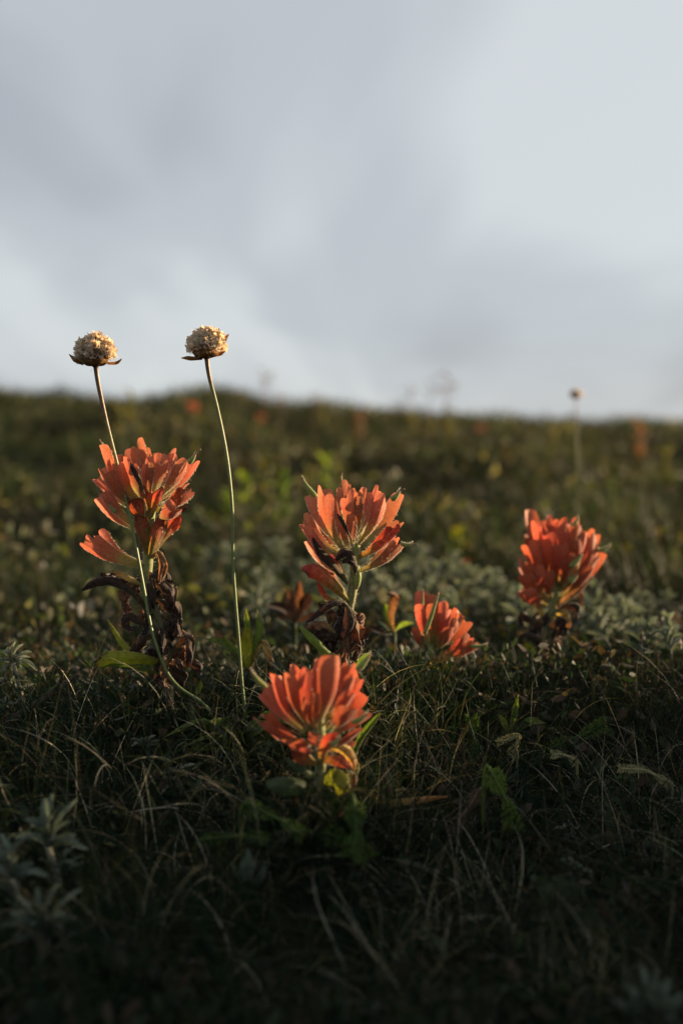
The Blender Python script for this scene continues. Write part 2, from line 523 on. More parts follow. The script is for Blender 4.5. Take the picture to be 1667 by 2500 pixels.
gx, gy = axis(-400, 400, -.7, .7, .014), axis(-60, 700, .1, 1.2, .014)
X, Y = np.meshgrid(gx, gy)
Z = H(X, Y)
gv = np.stack([X, Y, Z], -1).reshape(-1, 3)
nx = len(gx)
gf = [(j * nx + i, j * nx + i + 1, (j + 1) * nx + i + 1, (j + 1) * nx + i) for j in range(len(gy) - 1) for i in range(nx - 1)]
g = link('ground', make_mesh('ground', gv, gf, gv[:, :2].copy()), ground_mat(), kind='structure')


# ------------------------------------------------------------------ turf
def blades(name, x, y, length, width, lean, curve, az, col, K=5, drift=None, mat='grass', label=None, cat='grass', zoff=-.003, flat=.0):
    n = len(x)
    z = H(x, y) + zoff
    drift = RNG.normal(0, .9, n) if drift is None else drift
    p = np.stack([x, y, z], 1)
    ds = length / K
    rows = []
    tw = RNG.uniform(0, math.pi, n)
    cur = p.copy()
    for i in range(K + 1):
        s = i / K
        th = lean + curve * s
        a = az + drift * s
        hd = np.stack([np.cos(a), np.sin(a), np.zeros(n)], 1)
        dirv = hd * np.sin(th)[:, None] + np.array([0, 0, 1.0]) * np.cos(th)[:, None]
        side = np.stack([-np.sin(a + flat), np.cos(a + flat), np.zeros(n)], 1)
        nor = np.cross(side, dirv)
        sd = side * np.cos(tw * .5)[:, None] + nor * np.sin(tw * .5)[:, None]
        w = (width * (1 - .95 * s ** 1.6) * (.7 + .6 * min(s * 3, .5)))[:, None]
        rows.append(cur - sd * w * .5); rows.append(cur + sd * w * .5)
        cur = cur + dirv * ds[:, None]
    v = np.stack(rows, 1)
    m = 2 * (K + 1)
    base = np.array([[2 * i, 2 * i + 1, 2 * i + 3, 2 * i + 2] for i in range(K)])
    f = (np.arange(n)[:, None, None] * m + base[None]).reshape(-1, 4)
    t = np.repeat(np.linspace(0, 1, K + 1), 2)
    uv = np.stack([np.tile([0., 1.], K + 1), t], 1)
    uv = np.broadcast_to(uv, (n, m, 2)).reshape(-1, 2)
    c = np.broadcast_to(col[:, None, :], (n, m, 3)).reshape(-1, 3)
    o = link(name, fast_mesh(name, v.reshape(-1, 3), f, uv, c), M[mat], kind='stuff')
    if label: tag(o, label, cat)
    return o


def fast_mesh(name, v, f, uv, c):
    me = bpy.data.meshes.new(name)
    nf, k = f.shape
    me.vertices.add(len(v)); me.vertices.foreach_set('co', v.astype(np.float32).ravel())
    me.loops.add(nf * k); me.loops.foreach_set('vertex_index', f.astype(np.int32).ravel())
    me.polygons.add(nf)
    me.polygons.foreach_set('loop_start', np.arange(0, nf * k, k, dtype=np.int32))
    me.polygons.foreach_set('loop_total', np.full(nf, k, dtype=np.int32))
    me.update(calc_edges=True)
    ul = me.uv_layers.new(name='UVMap')
    ul.data.foreach_set('uv', uv[f.ravel()].astype(np.float32).ravel())
    ca = me.color_attributes.new('col', 'FLOAT_COLOR', 'POINT')
    ca.data.foreach_set('color', np.concatenate([c, np.ones((len(c), 1))], 1).astype(np.float32).ravel())
    me.polygons.foreach_set('use_smooth', np.ones(nf, dtype=bool))
    return me


GREEN = np.array([[.011, .026, .014], [.014, .029, .014], [.020, .031, .013], [.010, .024, .017]])
DRY = np.array([[.046, .042, .030], [.032, .027, .018], [.074, .070, .052], [.022, .017, .012]])


def mixcol(n, pd):
    g_ = GREEN[RNG.integers(0, 4, n)] * RNG.uniform(.75, 1.25, (n, 1))
    d_ = DRY[RNG.integers(0, 4, n)] * RNG.uniform(.7, 1.2, (n, 1))
    return np.where((RNG.random(n) < pd)[:, None], d_, g_) * .88


def scatter(n, y0, y1, half0=.02, kx=.40, pw=1.0):
    y = y0 + (y1 - y0) * RNG.random(n) ** pw
    hw = half0 + kx * y
    return RNG.uniform(-1, 1, n) * hw, y


# near turf: fine wiry fescue, roughly a third of it dead
n = 36000
x, y = scatter(n, .17, .62, .05, .42)
pd = .12 + .30 * vnoise(x * 30 + 5, y * 30) * sst(-.1, .12, x) + .18 * sst(.5, .9, vnoise(x * 14 + 77, y * 14))
ln = RNG.uniform(.016, .042, n) * (.7 + .6 * vnoise(x * 22 + 9, y * 22 + 3))
ln *= np.where(y > .43, .45, 1.0)
az = np.where(RNG.random(n) < .45, -math.pi / 2 + RNG.normal(0, .9, n), RNG.uniform(0, 6.28, n))
blades('turf_grass', x, y, ln, RNG.uniform(.00035, .0008, n), np.abs(RNG.normal(.45, .35, n)), RNG.normal(.9, .7, n), az, mixcol(n, pd) * np.where(y < .39, 1.1, 1.)[:, None], K=5,
       label='dark wiry turf grass covering the shaded bank', cat='grass')
# long fine strands arching over it
n = 2600
x, y = scatter(n, .2, .60, .05, .42)
ln = RNG.uniform(.04, .075, n) * np.where(y > .42, .45, 1)
blades('dry_grass', x, y, ln, RNG.uniform(.0003, .0007, n), np.abs(RNG.normal(.5, .4, n)), RNG.normal(1.3, .7, n), RNG.uniform(0, 6.28, n), mixcol(n, .55), K=7,
       label='long thin dry grass strands tangled over the turf', cat='grass')
# pale dead strands matted on the right of the bank
n = 2600
x = np.where(RNG.random(n) < .72, RNG.uniform(.0, .19, n), RNG.uniform(-.17, .0, n)); y = RNG.uniform(.26, .405, n)
keep = vnoise(x * 26 + 3, y * 26 + 71) > .38; x, y = x[keep], y[keep]; n = len(x)
blades('straw', x, y, RNG.uniform(.018, .045, n), RNG.uniform(.0003, .0006, n), np.abs(RNG.normal(.5, .4, n)), RNG.normal(1.2, .8, n), RNG.uniform(0, 6.28, n),
       np.array([[.34, .31, .22], [.24, .20, .13], [.44, .41, .31]])[RNG.integers(0, 3, n)] * RNG.uniform(.6, 1.1, (n, 1)), K=7,
       label='pale dead straw strands matted over the shaded front of the bank', cat='grass')
# the rise behind
n = 60000
x, y = scatter(n, .58, 3.9, .05, .45, .8)
tone = vnoise(x * 6 + 3, y * 6 + 8)
c = mixcol(n, .18 + .35 * vnoise(x * 4, y * 4 + 50)) * (.42 + 1.6 * tone ** 2)[:, None]
c *= np.array([1.25, 1.15, .85])
ln = (.018 + .03 * RNG.random(n)) * (.6 + .9 * vnoise(x * 9 + 20, y * 9))
blades('meadow_grass', x, y, ln * (1 + .12 * y), RNG.uniform(.0008, .0018, n) * (.8 + .5 * y), np.abs(RNG.normal(.3, .3, n)), RNG.normal(.7, .5, n), RNG.uniform(0, 6.28, n), c, K=3,
       label='olive meadow grass over the rise behind the flowers', cat='grass')
# wide surroundings, beyond the frame and beyond the crest
n = 50000
r_ = .3 + 11 * RNG.random(n) ** 1.6; a_ = RNG.uniform(0, 6.28, n)
x, y = r_ * np.cos(a_), r_ * np.sin(a_) + .3
keep = ~((np.abs(x) < .04 + .42 * y) & (y > .15) & (y < 3.7)) & ~((np.abs(x) < .12) & (y > -.15) & (y < .2))
x, y, r_ = x[keep], y[keep], r_[keep]; n = len(x)
blades('outer_grass', x, y, (.03 + .03 * RNG.random(n)) * (1 + .1 * r_), .0012 + .0016 * r_ * RNG.random(n), np.abs(RNG.normal(.3, .3, n)), RNG.normal(.7, .5, n), RNG.uniform(0, 6.28, n), mixcol(n, .3) * np.array([1.2, 1.1, .85]), K=3,
       label='rough meadow grass spreading round the bank', cat='grass')


def leaflets(name, x, y, size, h, col, label):
    """low broad-leaved ground cover: small oval leaves at all angles"""
    n = len(x)
    z = H(x, y) + h
    c = np.stack([x, y, z], 1)
    a = RNG.uniform(0, 6.28, n); el_ = RNG.uniform(-.2, 1.2, n)
    t = np.stack([np.cos(a) * np.cos(el_), np.sin(a) * np.cos(el_), np.sin(el_)], 1)
    s = np.cross(t, RNG.normal(0, 1, (n, 3))); s /= np.linalg.norm(s, axis=1)[:, None]
    k = np.cross(t, s)
    S = size[:, None]
    outl = [(0, 0, 0), (.35, .22, .03), (.75, .2, -.02), (1, 0, -.12), (.75, -.2, -.02), (.35, -.22, .03)]
    v = np.stack([c + t * S * p_ + s * S * q_ + k * S * r2 for p_, q_, r2 in outl], 1).reshape(-1, 3)
    f = (np.arange(n)[:, None, None] * 6 + np.array([[0, 1, 2, 3], [0, 3, 4, 5]])[None]).reshape(-1, 4)
    uv = np.broadcast_to(np.array([[.5, 0], [1, .3], [1, .7], [.5, 1], [0, .7], [0, .3]]), (n, 6, 2)).reshape(-1, 2)
    cc = np.broadcast_to(col[:, None, :], (n, 6, 3)).reshape(-1, 3)
    o = link(name, fast_mesh(name, v, f, uv, cc), M['cover'], kind='stuff')
    tag(o, label, 'ground cover')


n = 9000
x, y = scatter(n, .58, 3.7, .05, .44, .9)
pt = vnoise(x * 5 + 31, y * 5 + 17)
keep = pt > .42; x, y, pt = x[keep], y[keep], pt[keep]; n = len(x)
cl = np.array([[.10, .12, .035], [.16, .15, .06], [.07, .10, .03], [.13, .10, .05], [.2, .2, .12], [.36, .32, .18], [.08, .07, .04]])[RNG.choice(7, n, p=[.2, .14, .26, .13, .08, .05, .14])] * RNG.uniform(.7, 1.25, (n, 1))  # the few palest leaf colours paint in sunlit highlights
cl[y < 1.0] = np.minimum(cl[y < 1.0], .12)
leaflets('ground_cover', x, y, RNG.uniform(.006, .014, n) * (.8 + .4 * y), RNG.uniform(.002, .03, n) * (pt + .2), cl * .75, 'low leafy ground cover scattered over the grassy rise')
n = 13000
x, y = scatter(n, .2, .62, .05, .42)
pt = vnoise(x * 25 + 31, y * 25 + 17)
keep = pt > .4; x, y = x[keep], y[keep]; n = len(x)
cl = np.array([[.045, .07, .025], [.03, .055, .02], [.09, .06, .035], [.06, .05, .03]])[RNG.integers(0, 4, n)] * RNG.uniform(.7, 1.25, (n, 1))
leaflets('moss_litter', x, y, RNG.uniform(.0025, .0075, n), RNG.uniform(0., .014, n), cl * .6, 'tiny leaves and dead bits lying low in the turf')


# ------------------------------------------------------------------ paintbrush flowers
BASES = []


class Plant:
    """collects the parts of one paintbrush; pixel lists give real points at the plant's own depth."""

    def __init__(s, name, cf, d, stem_px, label, group, bract='bract', rad=(.0016, .0019, .0024), R=.019, seed=1, cat='flower'):
        s.cf, s.d, s.R, s.bm = cf, d, R, bract
        s.rs = np.random.default_rng(seed)
        s.k = 0
        pts = [P(*cf(a, b), d) for a, b in stem_px]
        low = pts[-1]
        foot = np.array([low[0], low[1], hz(low[0], low[1]) - .004])
        if foot[2] < low[2] - .002: pts.append(foot)
        s.stem_pts = pts[::-1]
        s.base = pts[-1]
        s.root = thing(name, s.base, label, cat, group)
        BASES.append(s.base)
        mb = MB()
        s.stem_s = tube(mb, s.stem_pts, list(rad), n=30, k=9)
        link('stem', mb.mesh('stem', s.base), M['stem'], s.root)
        s.hb = MB()
        i = s.rs.integers(8, 30, 420)
        t = s.stem_s[i] + s.rs.normal(0, .0004, (420, 3)); dr = s.rs.normal(0, 1, (420, 3))
        dr /= np.linalg.norm(dr, axis=1)[:, None]
        hairs(s.hb, t + dr * np.mean(rad) * .8, dr, .0016, .000065, s.rs)

    def m(s, w):           # crop pixels to metres
        a, b = s.cf(0, 0), s.cf(w, 0)
        return (b[0] - a[0]) * s.d / F

    def pt(s, X, Y, dz=0.):
        return P(*s.cf(X, Y), s.d + dz)

    def bract(s, tip, base, w, side=-1, lobes=3, dz=None, bow=.12, cup=.4, mat=None, dep=None, face=.6, name='bract', hair=130, label=None, crump=0., prof=None, fold=0.):
        """side -1 is the half turned to the viewer, +1 the far half"""
        s.k += 1
        dep = dep or (.13 if lobes == 1 else .22)
        bt = s.pt(*base)
        tp0 = s.pt(*tip)
        dx = tp0[0] - bt[0]
        if dz is None:
            dz = side * max(.35 * s.R, math.sqrt(max(0, s.R ** 2 - dx * dx)) * .8)
        tp = s.pt(tip[0], tip[1], dz)
        bt = s.pt(base[0], base[1], dz * .12)
        rad = np.array([dx, tp[1] - bt[1], 0])
        S = tp - bt
        ln = np.linalg.norm(S)
        O = rad - S * np.dot(rad, S) / ln ** 2
        if np.linalg.norm(O) < 1e-5: O = np.array([0, -1., 0])
        O = nrm(nrm(O) + s.rs.normal(0, .16, 3) + np.array([0, np.sign(dz) * face, 0]))
        mid = bt + S * .5 + O * ln * bow
        mb = MB()
        g_ = blade_surface(mb, [bt, mid, tp], O, s.m(w) * 1.14, cup=cup, lobes=lobes, dep=dep, seed=s.k * 13 + int(s.d * 1000), crump=crump, prof=prof, fold=fold)
        o = link(name, mb.mesh(name, s.base), M[mat or s.bm], s.root)
        if label: o['label'] = label
        if hair:
            s.fuzz(g_, hair, O)
        return o

    def fuzz(s, g_, hair, O, ln=.0011):
        nu, nv, _ = g_.shape
        n_ = hair
        iu = s.rs.integers(0, nu - 1, n_); fr = s.rs.random((n_, 1))
        ed = np.where(s.rs.random(n_) < .5, 0, nv - 1)
        pts = g_[iu, ed] * (1 - fr) + g_[iu + 1, ed] * fr
        inn = g_[iu, np.where(ed == 0, 1, nv - 2)] * (1 - fr) + g_[iu + 1, np.where(ed == 0, 1, nv - 2)] * fr
        hairs(s.hb, pts, pts - inn, ln, .00008, s.rs)
        iu = s.rs.integers(0, nu - 1, n_); iv = s.rs.integers(0, nv - 1, n_); f2 = s.rs.random((n_, 1))
        hairs(s.hb, (g_[iu, iv] * (1 - f2) + g_[iu, iv + 1] * f2) * (1 - fr) + (g_[iu + 1, iv] * (1 - f2) + g_[iu + 1, iv + 1] * f2) * fr, np.tile(O, (n_, 1)), ln * .8, .00005, s.rs)

    def strip(s, path, w, mat='withered', O=(0, -1, .1), cup=.5, crump=.22, name='withered_leaf', lobes=1, prof=None, label=None, fold=.3, hair=20, dep=.3, nv=9, nu=17):
        """leaf along an explicit path of (X, Y[, depth offset in mm])"""
        s.k += 1
        sp = [s.pt(q[0], q[1], (q[2] if len(q) > 2 else 0) * .001) for q in path]
        mb = MB()
        prof = prof or [(0, .35), (.3, .8), (.55, 1), (.8, .75), (1, .3)]
        g_ = blade_surface(mb, sp, nrm(O), s.m(w), cup=cup, lobes=lobes, crump=crump, prof=prof, seed=s.k * 7 + 3, fold=fold, dep=dep, nv=nv, nu=nu)
        o = link(name, mb.mesh(name, s.base), M[mat], s.root)
        if label: o['label'] = label
        if hair: s.fuzz(g_, hair, nrm(O), .0009)
        return o

    def corolla(s, a, b, w, dz=-2., stig=None, dz2=None, red=True):
        """green beaked tube from a to b, with the style poking out"""
        s.k += 1
        p0 = s.pt(a[0], a[1], dz * .001); p1 = s.pt(b[0], b[1], (dz2 if dz2 is not None else dz) * .001)
        mid = (p0 + p1) / 2 + np.array([0, 0, -.0006])
        r = s.m(w) / 2
        mb = MB()
        sp_ = tube(mb, [p0, mid, p1], [r * .8, r * 1.1, r, r * .75, r * .35], n=14, k=9)
        o = link('corolla', mb.mesh('corolla', s.base), M['corolla'], s.root)
        idx = s.rs.integers(0, 14, 60)
        hairs(s.hb, sp_[idx] + np.array([0, 0, r * .8]), np.tile([0.2, -.3, 1.], (60, 1)), .0009, .00008, s.rs)
        if stig:
            q = s.pt(stig[0], stig[1], dz * .001)
            mb = MB()
            tube(mb, [p1, (p1 + q) / 2 + np.array([0, 0, .0002]), q], [.00022, .0002, .00022], n=8, k=6)
            tube(mb, [q - np.array([0, 0, .0004]), q, q + np.array([.0002, 0, .0003])], [.0003, .00055, .0002], n=6, k=7)
            st = link('stigma', mb.mesh('stigma', s.base), M['stigma'], o)
        return o

    def ragged(s, n, lo, hi, L=(.006, .013), w=(.003, .006), mats=('withered', 'withered', 'withered_tan')):
        """dead leaves clinging round the stem between the fractions lo and hi"""
        for i in range(n):
            q = s.stem_s[int(29 * (lo + (hi - lo) * (i + .5) / n))]
            a = i * 2.4 + s.rs.normal(0, .4)
            out = np.array([math.cos(a), math.sin(a) * .8, 0])
            l = s.rs.uniform(*L)
            p1 = q + out * l * .55 + np.array([0, 0, l * s.rs.uniform(.1, .5)])
            p2 = q + out * l * s.rs.uniform(.6, .95) + np.array([0, 0, l * s.rs.uniform(-.5, .1)])
            p3 = q + out * l * s.rs.uniform(.35, .8) + np.array([0, 0, -l * s.rs.uniform(.5, 1.)]) + s.rs.normal(0, .001, 3)
            mb = MB()
            g_ = blade_surface(mb, [q, p1, p2, p3], nrm(out + np.array([0, -.2, .5])), s.rs.uniform(*w), cup=.6, crump=.38, fold=.7, lobes=1, dep=.3, seed=int(s.rs.integers(9999)),
                               prof=[(0, .3), (.3, .8), (.6, 1), (.85, .7), (1, .3)], nv=11, nu=21)
            link('withered_leaf', mb.mesh('withered_leaf', s.base), M[mats[i % len(mats)]], s.root)
            s.fuzz(g_, 14, out, .0009)

    def done(s):
        link('fine_hairs', s.hb.mesh('fine_hairs', s.base, smooth=False), M['hair'], s.root, kind='stuff')
        return s.root


GP = 'red paintbrush flowers on the bank'
c1 = lambda X, Y: (130 + X / 3.136, 760 + Y / 3.136)       # reading grids of the photograph's enlargements
c2 = lambda X, Y: (680 + X / 3.92, 1130 + Y / 3.92)
c3 = lambda X, Y: (560 + X / 3.92, 1560 + Y / 3.92)
c4 = lambda X, Y: (950 + X / 2.613, 1220 + Y / 2.613)

# --- tall one with the ragged brown stem
f = Plant('paintbrush_flower', c1, .402,
          [(745, 1330), (745, 1500), (735, 1640), (728, 1900), (722, 2020), (735, 2150), (800, 2330), (870, 2490), (880, 2650), (890, 2800)],
          'tallest orange paintbrush with brown shrivelled leaves all down its stem', GP, seed=3)
for t, b, w, sd, lb in [
    ((640, 985), (700, 1430), 105, 1, 2), ((705, 1030), (715, 1430), 80, 1, 1), ((780, 1060), (740, 1440), 110, 1, 3),
    ((820, 1030), (745, 1450), 150, -1, 3), ((888, 1035), (765, 1440), 95, 1, 2), ((960, 1075), (785, 1440), 115, 1, 2),
    ((1022, 1112), (790, 1450), 110, -1, 2), ((1105, 1105), (800, 1460), 120, 1, 2),
    ((535, 1045), (660, 1440), 130, 1, 2), ((445, 1050), (640, 1450), 125, 1, 2), ((372, 1025), (620, 1440), 105, -1, 1),
    ((560, 1070), (690, 1470), 130, -1, 3), ((460, 1110), (650, 1480), 130, -1, 2),
    ((372, 1180), (650, 1530), 150, -1, 2), ((315, 1210), (640, 1540), 120, 1, 2), ((325, 1320), (660, 1680), 190, -1, 2),
    ((350, 1430), (660, 1690), 120, 1, 1),
    ((725, 1125), (722, 1450), 75, -1, 1), ((745, 1160), (745, 1460), 55, -1, 1), ((1015, 1280), (800, 1480), 120, 1, 2),
]:
    f.bract(t, b, w, sd, lb)
f.bract((1078, 1345), (795, 1540), 140, -1, 3, mat='bract_worn', label='red bract with a shrivelled brown end')
f.bract((960, 1490), (800, 1600), 120, -1, 2)
f.bract((600, 1420), (690, 1640), 150, -1, 2, mat='bract_worn', dz=-.008)
f.bract((210, 1690), (690, 1960), 165, -1, 3, dz=-.006, bow=.13, cup=.2, face=2.5)
f.bract((300, 1640), (690, 1940), 110, 1, 2, dz=.003, bow=.15)
f.strip([(735, 1900, -2), (700, 1750, -4), (665, 1600, -5), (645, 1520, -6)], 120, 'bract_worn', name='bract', crump=.05, lobes=2)
f.strip([(735, 1890, -3), (765, 1760, -5), (800, 1640, -5), (840, 1540, -5)], 95, 'bract_worn', name='bract', crump=.05)
f.strip([(740, 1560, -5), (735, 1460, -7), (700, 1380, -9), (660, 1330, -10)], 95, 'bract_worn', name='bract', crump=.05)
f.strip([(745, 1580, -5), (770, 1480, -7), (800, 1400, -9), (850, 1330, -9)], 80, 'bract_worn', name='bract', crump=.04)
f.strip([(700, 1560, -3), (660, 1600, -4), (700, 1700, -4), (735, 1850, -2)], 110, 'leaf_green', name='bract', crump=.05)
f.strip([(740, 1780, -1), (800, 1640, -3), (850, 1530, -4), (860, 1500, -4)], 90, 'withered')
f.strip([(755, 1700, -1), (900, 1560, -2), (1000, 1510, -3), (1050, 1495, -3)], 55, 'withered')
f.strip([(760, 1850, 1), (850, 1700, 0), (940, 1600, 0), (1000, 1560, 0)], 110, 'bract_worn', crump=.12, lobes=2)
f.strip([(755, 1890, -2), (790, 1740, -3), (840, 1620, -4), (870, 1580, -5)], 100, 'withered_tan', crump=.2)
f.strip([(750, 1900, 0), (800, 1860, -2), (840, 1930, -3), (815, 2060, -3), (790, 2090, -3)], 70, 'withered_tan')
f.strip([(740, 2060, -1), (830, 2100, -3), (900, 2190, -4), (880, 2300, -4)], 110, 'withered', crump=.28)
f.strip([(745, 2040, 2), (840, 2060, 2), (900, 2080, 2), (905, 2120, 2)], 60, 'withered')
f.strip([(760, 2180, -1), (860, 2240, -3), (950, 2330, -3), (930, 2440, -3)], 110, 'withered', crump=.3)
f.strip([(820, 2330, -1), (900, 2350, -3), (950, 2430, -4), (900, 2530, -4)], 100, 'withered', crump=.25)
f.strip([(930, 2250, -1), (960, 2330, -1), (980, 2400, -1), (960, 2440, -1)], 26, 'withered')
f.strip([(730, 2080, -1), (560, 2080, -3), (400, 2030, -3), (390, 1990, -3)], 100, 'withered', crump=.2)
f.strip([(700, 2110, -2), (600, 2060, -5), (510, 2010, -5), (450, 2000, -5)], 55, 'leaf_tan', crump=.12, label='orange dried leaf caught by the sun')
f.strip([(735, 2320, -1), (600, 2150, -4), (430, 2060, -4), (300, 2085, -4), (228, 2130, -4)], 85, 'withered', crump=.1, label='long dark pointed withered leaf')
f.strip([(760, 2440, -1), (660, 2380, -3), (560, 2340, -3), (550, 2420, -3), (640, 2440, -3)], 75, 'withered', crump=.2)
f.strip([(800, 2480, -1), (700, 2500, -3), (640, 2580, -3), (590, 2640, -3)], 90, 'withered', crump=.25)
f.strip([(880, 2560, 0), (800, 2500, -4), (800, 2560, -5), (850, 2640, -5)], 80, 'withered', crump=.2)
f.strip([(880, 2680, 0), (960, 2560, -3), (1020, 2510, -4), (1050, 2600, -5), (1040, 2720, -5)], 85, 'withered', crump=.2)
f.strip([(880, 2740, -2), (940, 2690, -5), (1000, 2750, -6)], 60, 'withered', crump=.2)
f.strip([(890, 2760, 0), (1020, 2700, -1), (1110, 2720, -2), (1130, 2790, -2)], 75, 'withered', crump=.2)
f.strip([(880, 2780, -1), (760, 2670, -3), (740, 2600, -3), (700, 2680, -4)], 110, 'withered', crump=.2)
f.strip([(800, 2705, -2), (660, 2680, -7), (500, 2670, -9), (390, 2690, -10), (330, 2720, -10)], 130, 'leaf_yellow', crump=.03, cup=.5, name='leaf', O=(0, -.95, -.4), label='flat yellow-green leaf lit from behind', fold=0., prof=[(0, .6), (.3, .9), (.7, 1), (.9, .8), (1, .35)])
f.strip([(840, 2790, -2), (640, 2740, -8), (480, 2720, -11), (350, 2735, -12)], 70, 'leaf_green', crump=.04, name='leaf', O=(0, -.3, -1))
f.ragged(22, .12, .62)
f.corolla((435, 1090), (375, 1025), 42, -3, stig=(358, 985))
f.corolla((1035, 1160), (1090, 1095), 40, -4, stig=(1125, 1058))
f.strip([(700, 1400, -12), (650, 1290, -14), (605, 1200, -15), (595, 1160, -15)], 42, 'withered', crump=.06)
f.corolla((480, 1540), (430, 1475), 30, -8, stig=(432, 1468))
f.done()

# --- the sharpest one in the middle
f = Plant('paintbrush_flower', c2, .402,
          [(725, 700), (735, 880), (728, 1050), (702, 1250), (675, 1390), (660, 1500), (645, 1700), (660, 1850)],
          'orange paintbrush in sharp focus with black curled leaves under its head', GP, seed=5)
for t, b, w, sd, lb in [
    ((395, 232), (620, 860), 165, -1, 2), ((450, 228), (640, 850), 120, 1, 1), ((278, 285), (600, 820), 140, 1, 1),
    ((515, 283), (650, 800), 110, 1, 2), ((600, 150), (690, 780), 120, 1, 2), ((680, 195), (710, 760), 100, 1, 3),
    ((745, 200), (720, 760), 120, 1, 3), ((700, 240), (705, 740), 185, -1, 3), ((775, 240), (735, 760), 80, -1, 1),
    ((855, 200), (745, 740), 120, 1, 2), ((935, 220), (755, 770), 125, 1, 3), ((925, 260), (750, 720), 85, -1, 1),
    ((1030, 262), (765, 790), 155, -1, 2), ((1185, 268), (780, 830), 150, 1, 1),
    ((690, 480), (700, 800), 75, -1, 1), ((720, 540), (712, 800), 50, -1, 1),
    ((215, 540), (610, 900), 130, 1, 2), ((182, 580), (620, 930), 170, -1, 2), ((370, 540), (600, 880), 90, 1, 1),
    ((560, 480), (690, 850), 80, -1, 1), ((272, 765), (640, 1110), 140, 1, 1),
]:
    f.bract(t, b, w, sd, lb, hair=150)
f.bract((1172, 565), (745, 930), 165, -1, 3, mat='bract_worn', hair=110, label='bract with a dark shrivelled patch near its tip')
f.bract((1165, 545), (760, 900), 110, 1, 2, hair=80)
f.bract((1172, 655), (765, 1050), 150, 1, 2, hair=110)
f.bract((1232, 710), (755, 1060), 190, -1, 3, hair=150, dz=-.006)
f.strip([(745, 1010, -6), (700, 900, -9), (640, 862, -10), (575, 890, -10), (555, 950, -9)], 95, 'withered', crump=.06)
f.strip([(735, 1080, -5), (720, 980, -8), (660, 930, -9), (600, 960, -9)], 70, 'withered', crump=.1)
f.strip([(660, 1160, -4), (520, 990, -8), (390, 850, -9), (320, 700, -9)], 90, 'withered', crump=.03, label='narrow black withered leaf')
f.strip([(640, 1120, -3), (540, 950, -7), (480, 860, -8)], 90, 'bract_worn', crump=.1)
f.strip([(680, 1330, -2), (540, 1190, -7), (380, 1060, -9), (270, 1020, -9), (250, 1050, -9)], 160, 'bract_worn', crump=.05, name='bract', cup=.5, lobes=1, prof=[(0, .3), (.3, .75), (.6, 1), (.85, .75), (1, .55)], label='dull dark red bract with a blunt bent tip')
f.strip([(670, 1310, 2), (540, 1160, 2), (460, 1060, 1), (400, 1010, 1)], 130, 'bract_worn', crump=.06, name='bract')
f.strip([(600, 1330, 0), (470, 1300, 0), (400, 1200, 0), (370, 1140, 0)], 60, 'bract_worn', crump=.06)
f.strip([(675, 1400, -2), (620, 1340, -5), (500, 1365, -7), (400, 1420, -7), (320, 1500, -7), (235, 1535, -7)], 60, 'withered', crump=.05, label='thin black leaf curling down to a point')
f.strip([(660, 1410, -1), (600, 1350, -3), (500, 1350, -3), (410, 1390, -2), (400, 1310, -2)], 60, 'withered', crump=.25)
f.strip([(640, 1360, -3), (655, 1450, -7), (660, 1560, -8), (610, 1680, -8)], 150, 'withered', crump=.05, O=(-.3, -1, 0), label='broad dark leaf hanging against the stem')
f.strip([(640, 1690, -2), (540, 1660, -6), (440, 1640, -8), (330, 1620, -8)], 140, 'withered', crump=.2)
f.strip([(560, 1650, -6), (440, 1560, -9), (330, 1560, -10), (250, 1600, -10)], 90, 'withered_tan', crump=.28, label='crumpled rusty brown leaf end')
f.strip([(640, 1560, 2), (540, 1480, 1), (480, 1440, 1), (500, 1560, 1)], 100, 'withered_tan', crump=.15)
f.strip([(650, 1800, -2), (700, 1760, -5), (760, 1760, -6), (770, 1820, -6)], 80, 'withered', crump=.25)
f.strip([(660, 1800, 3), (690, 1690, 4), (735, 1520, 4), (745, 1415, 4)], 118, 'leaf_tan', crump=.03, name='leaf', label='upright tan leaf glowing beside the stem', prof=[(0, .4), (.3, .8), (.6, 1), (.85, .8), (1, .3)])
f.strip([(680, 1820, 2), (750, 1730, 1), (830, 1630, 0), (890, 1560, 0)], 110, 'withered', crump=.1)
f.strip([(640, 1890, -4), (480, 1800, -10), (300, 1650, -12), (165, 1525, -12)], 100, 'leaf_green', crump=.03, name='leaf', O=(-.4, -.6, .8), prof=[(0, .5), (.4, 1), (.8, .7), (1, .1)])
f.strip([(690, 1960, -8), (760, 1920, -10), (840, 1850, -10), (885, 1815, -10)], 85, 'leaf_green', crump=.03, name='leaf', O=(.3, -.6, .6), prof=[(0, .6), (.4, 1), (.8, .7), (1, .2)])
f.strip([(660, 1840, 0), (610, 1790, -2), (560, 1820, -3)], 60, 'withered_tan', crump=.25)
f.ragged(13, .22, .5)
f.corolla((360, 325), (228, 158), 52, -4, stig=None)
f.corolla((1075, 350), (1160, 272), 55, -6, stig=(1200, 250))
f.corolla((600, 160), (604, 135), 20, 9, stig=(605, 103))
f.corolla((1170, 775), (1285, 775), 38, -8, stig=(1325, 782))
f.strip([(700, 740, -12), (650, 640, -14), (590, 530, -15), (555, 480, -15)], 40, 'withered', crump=.05)
f.corolla((760, 1040), (745, 1210), 70, -3)
f.done()

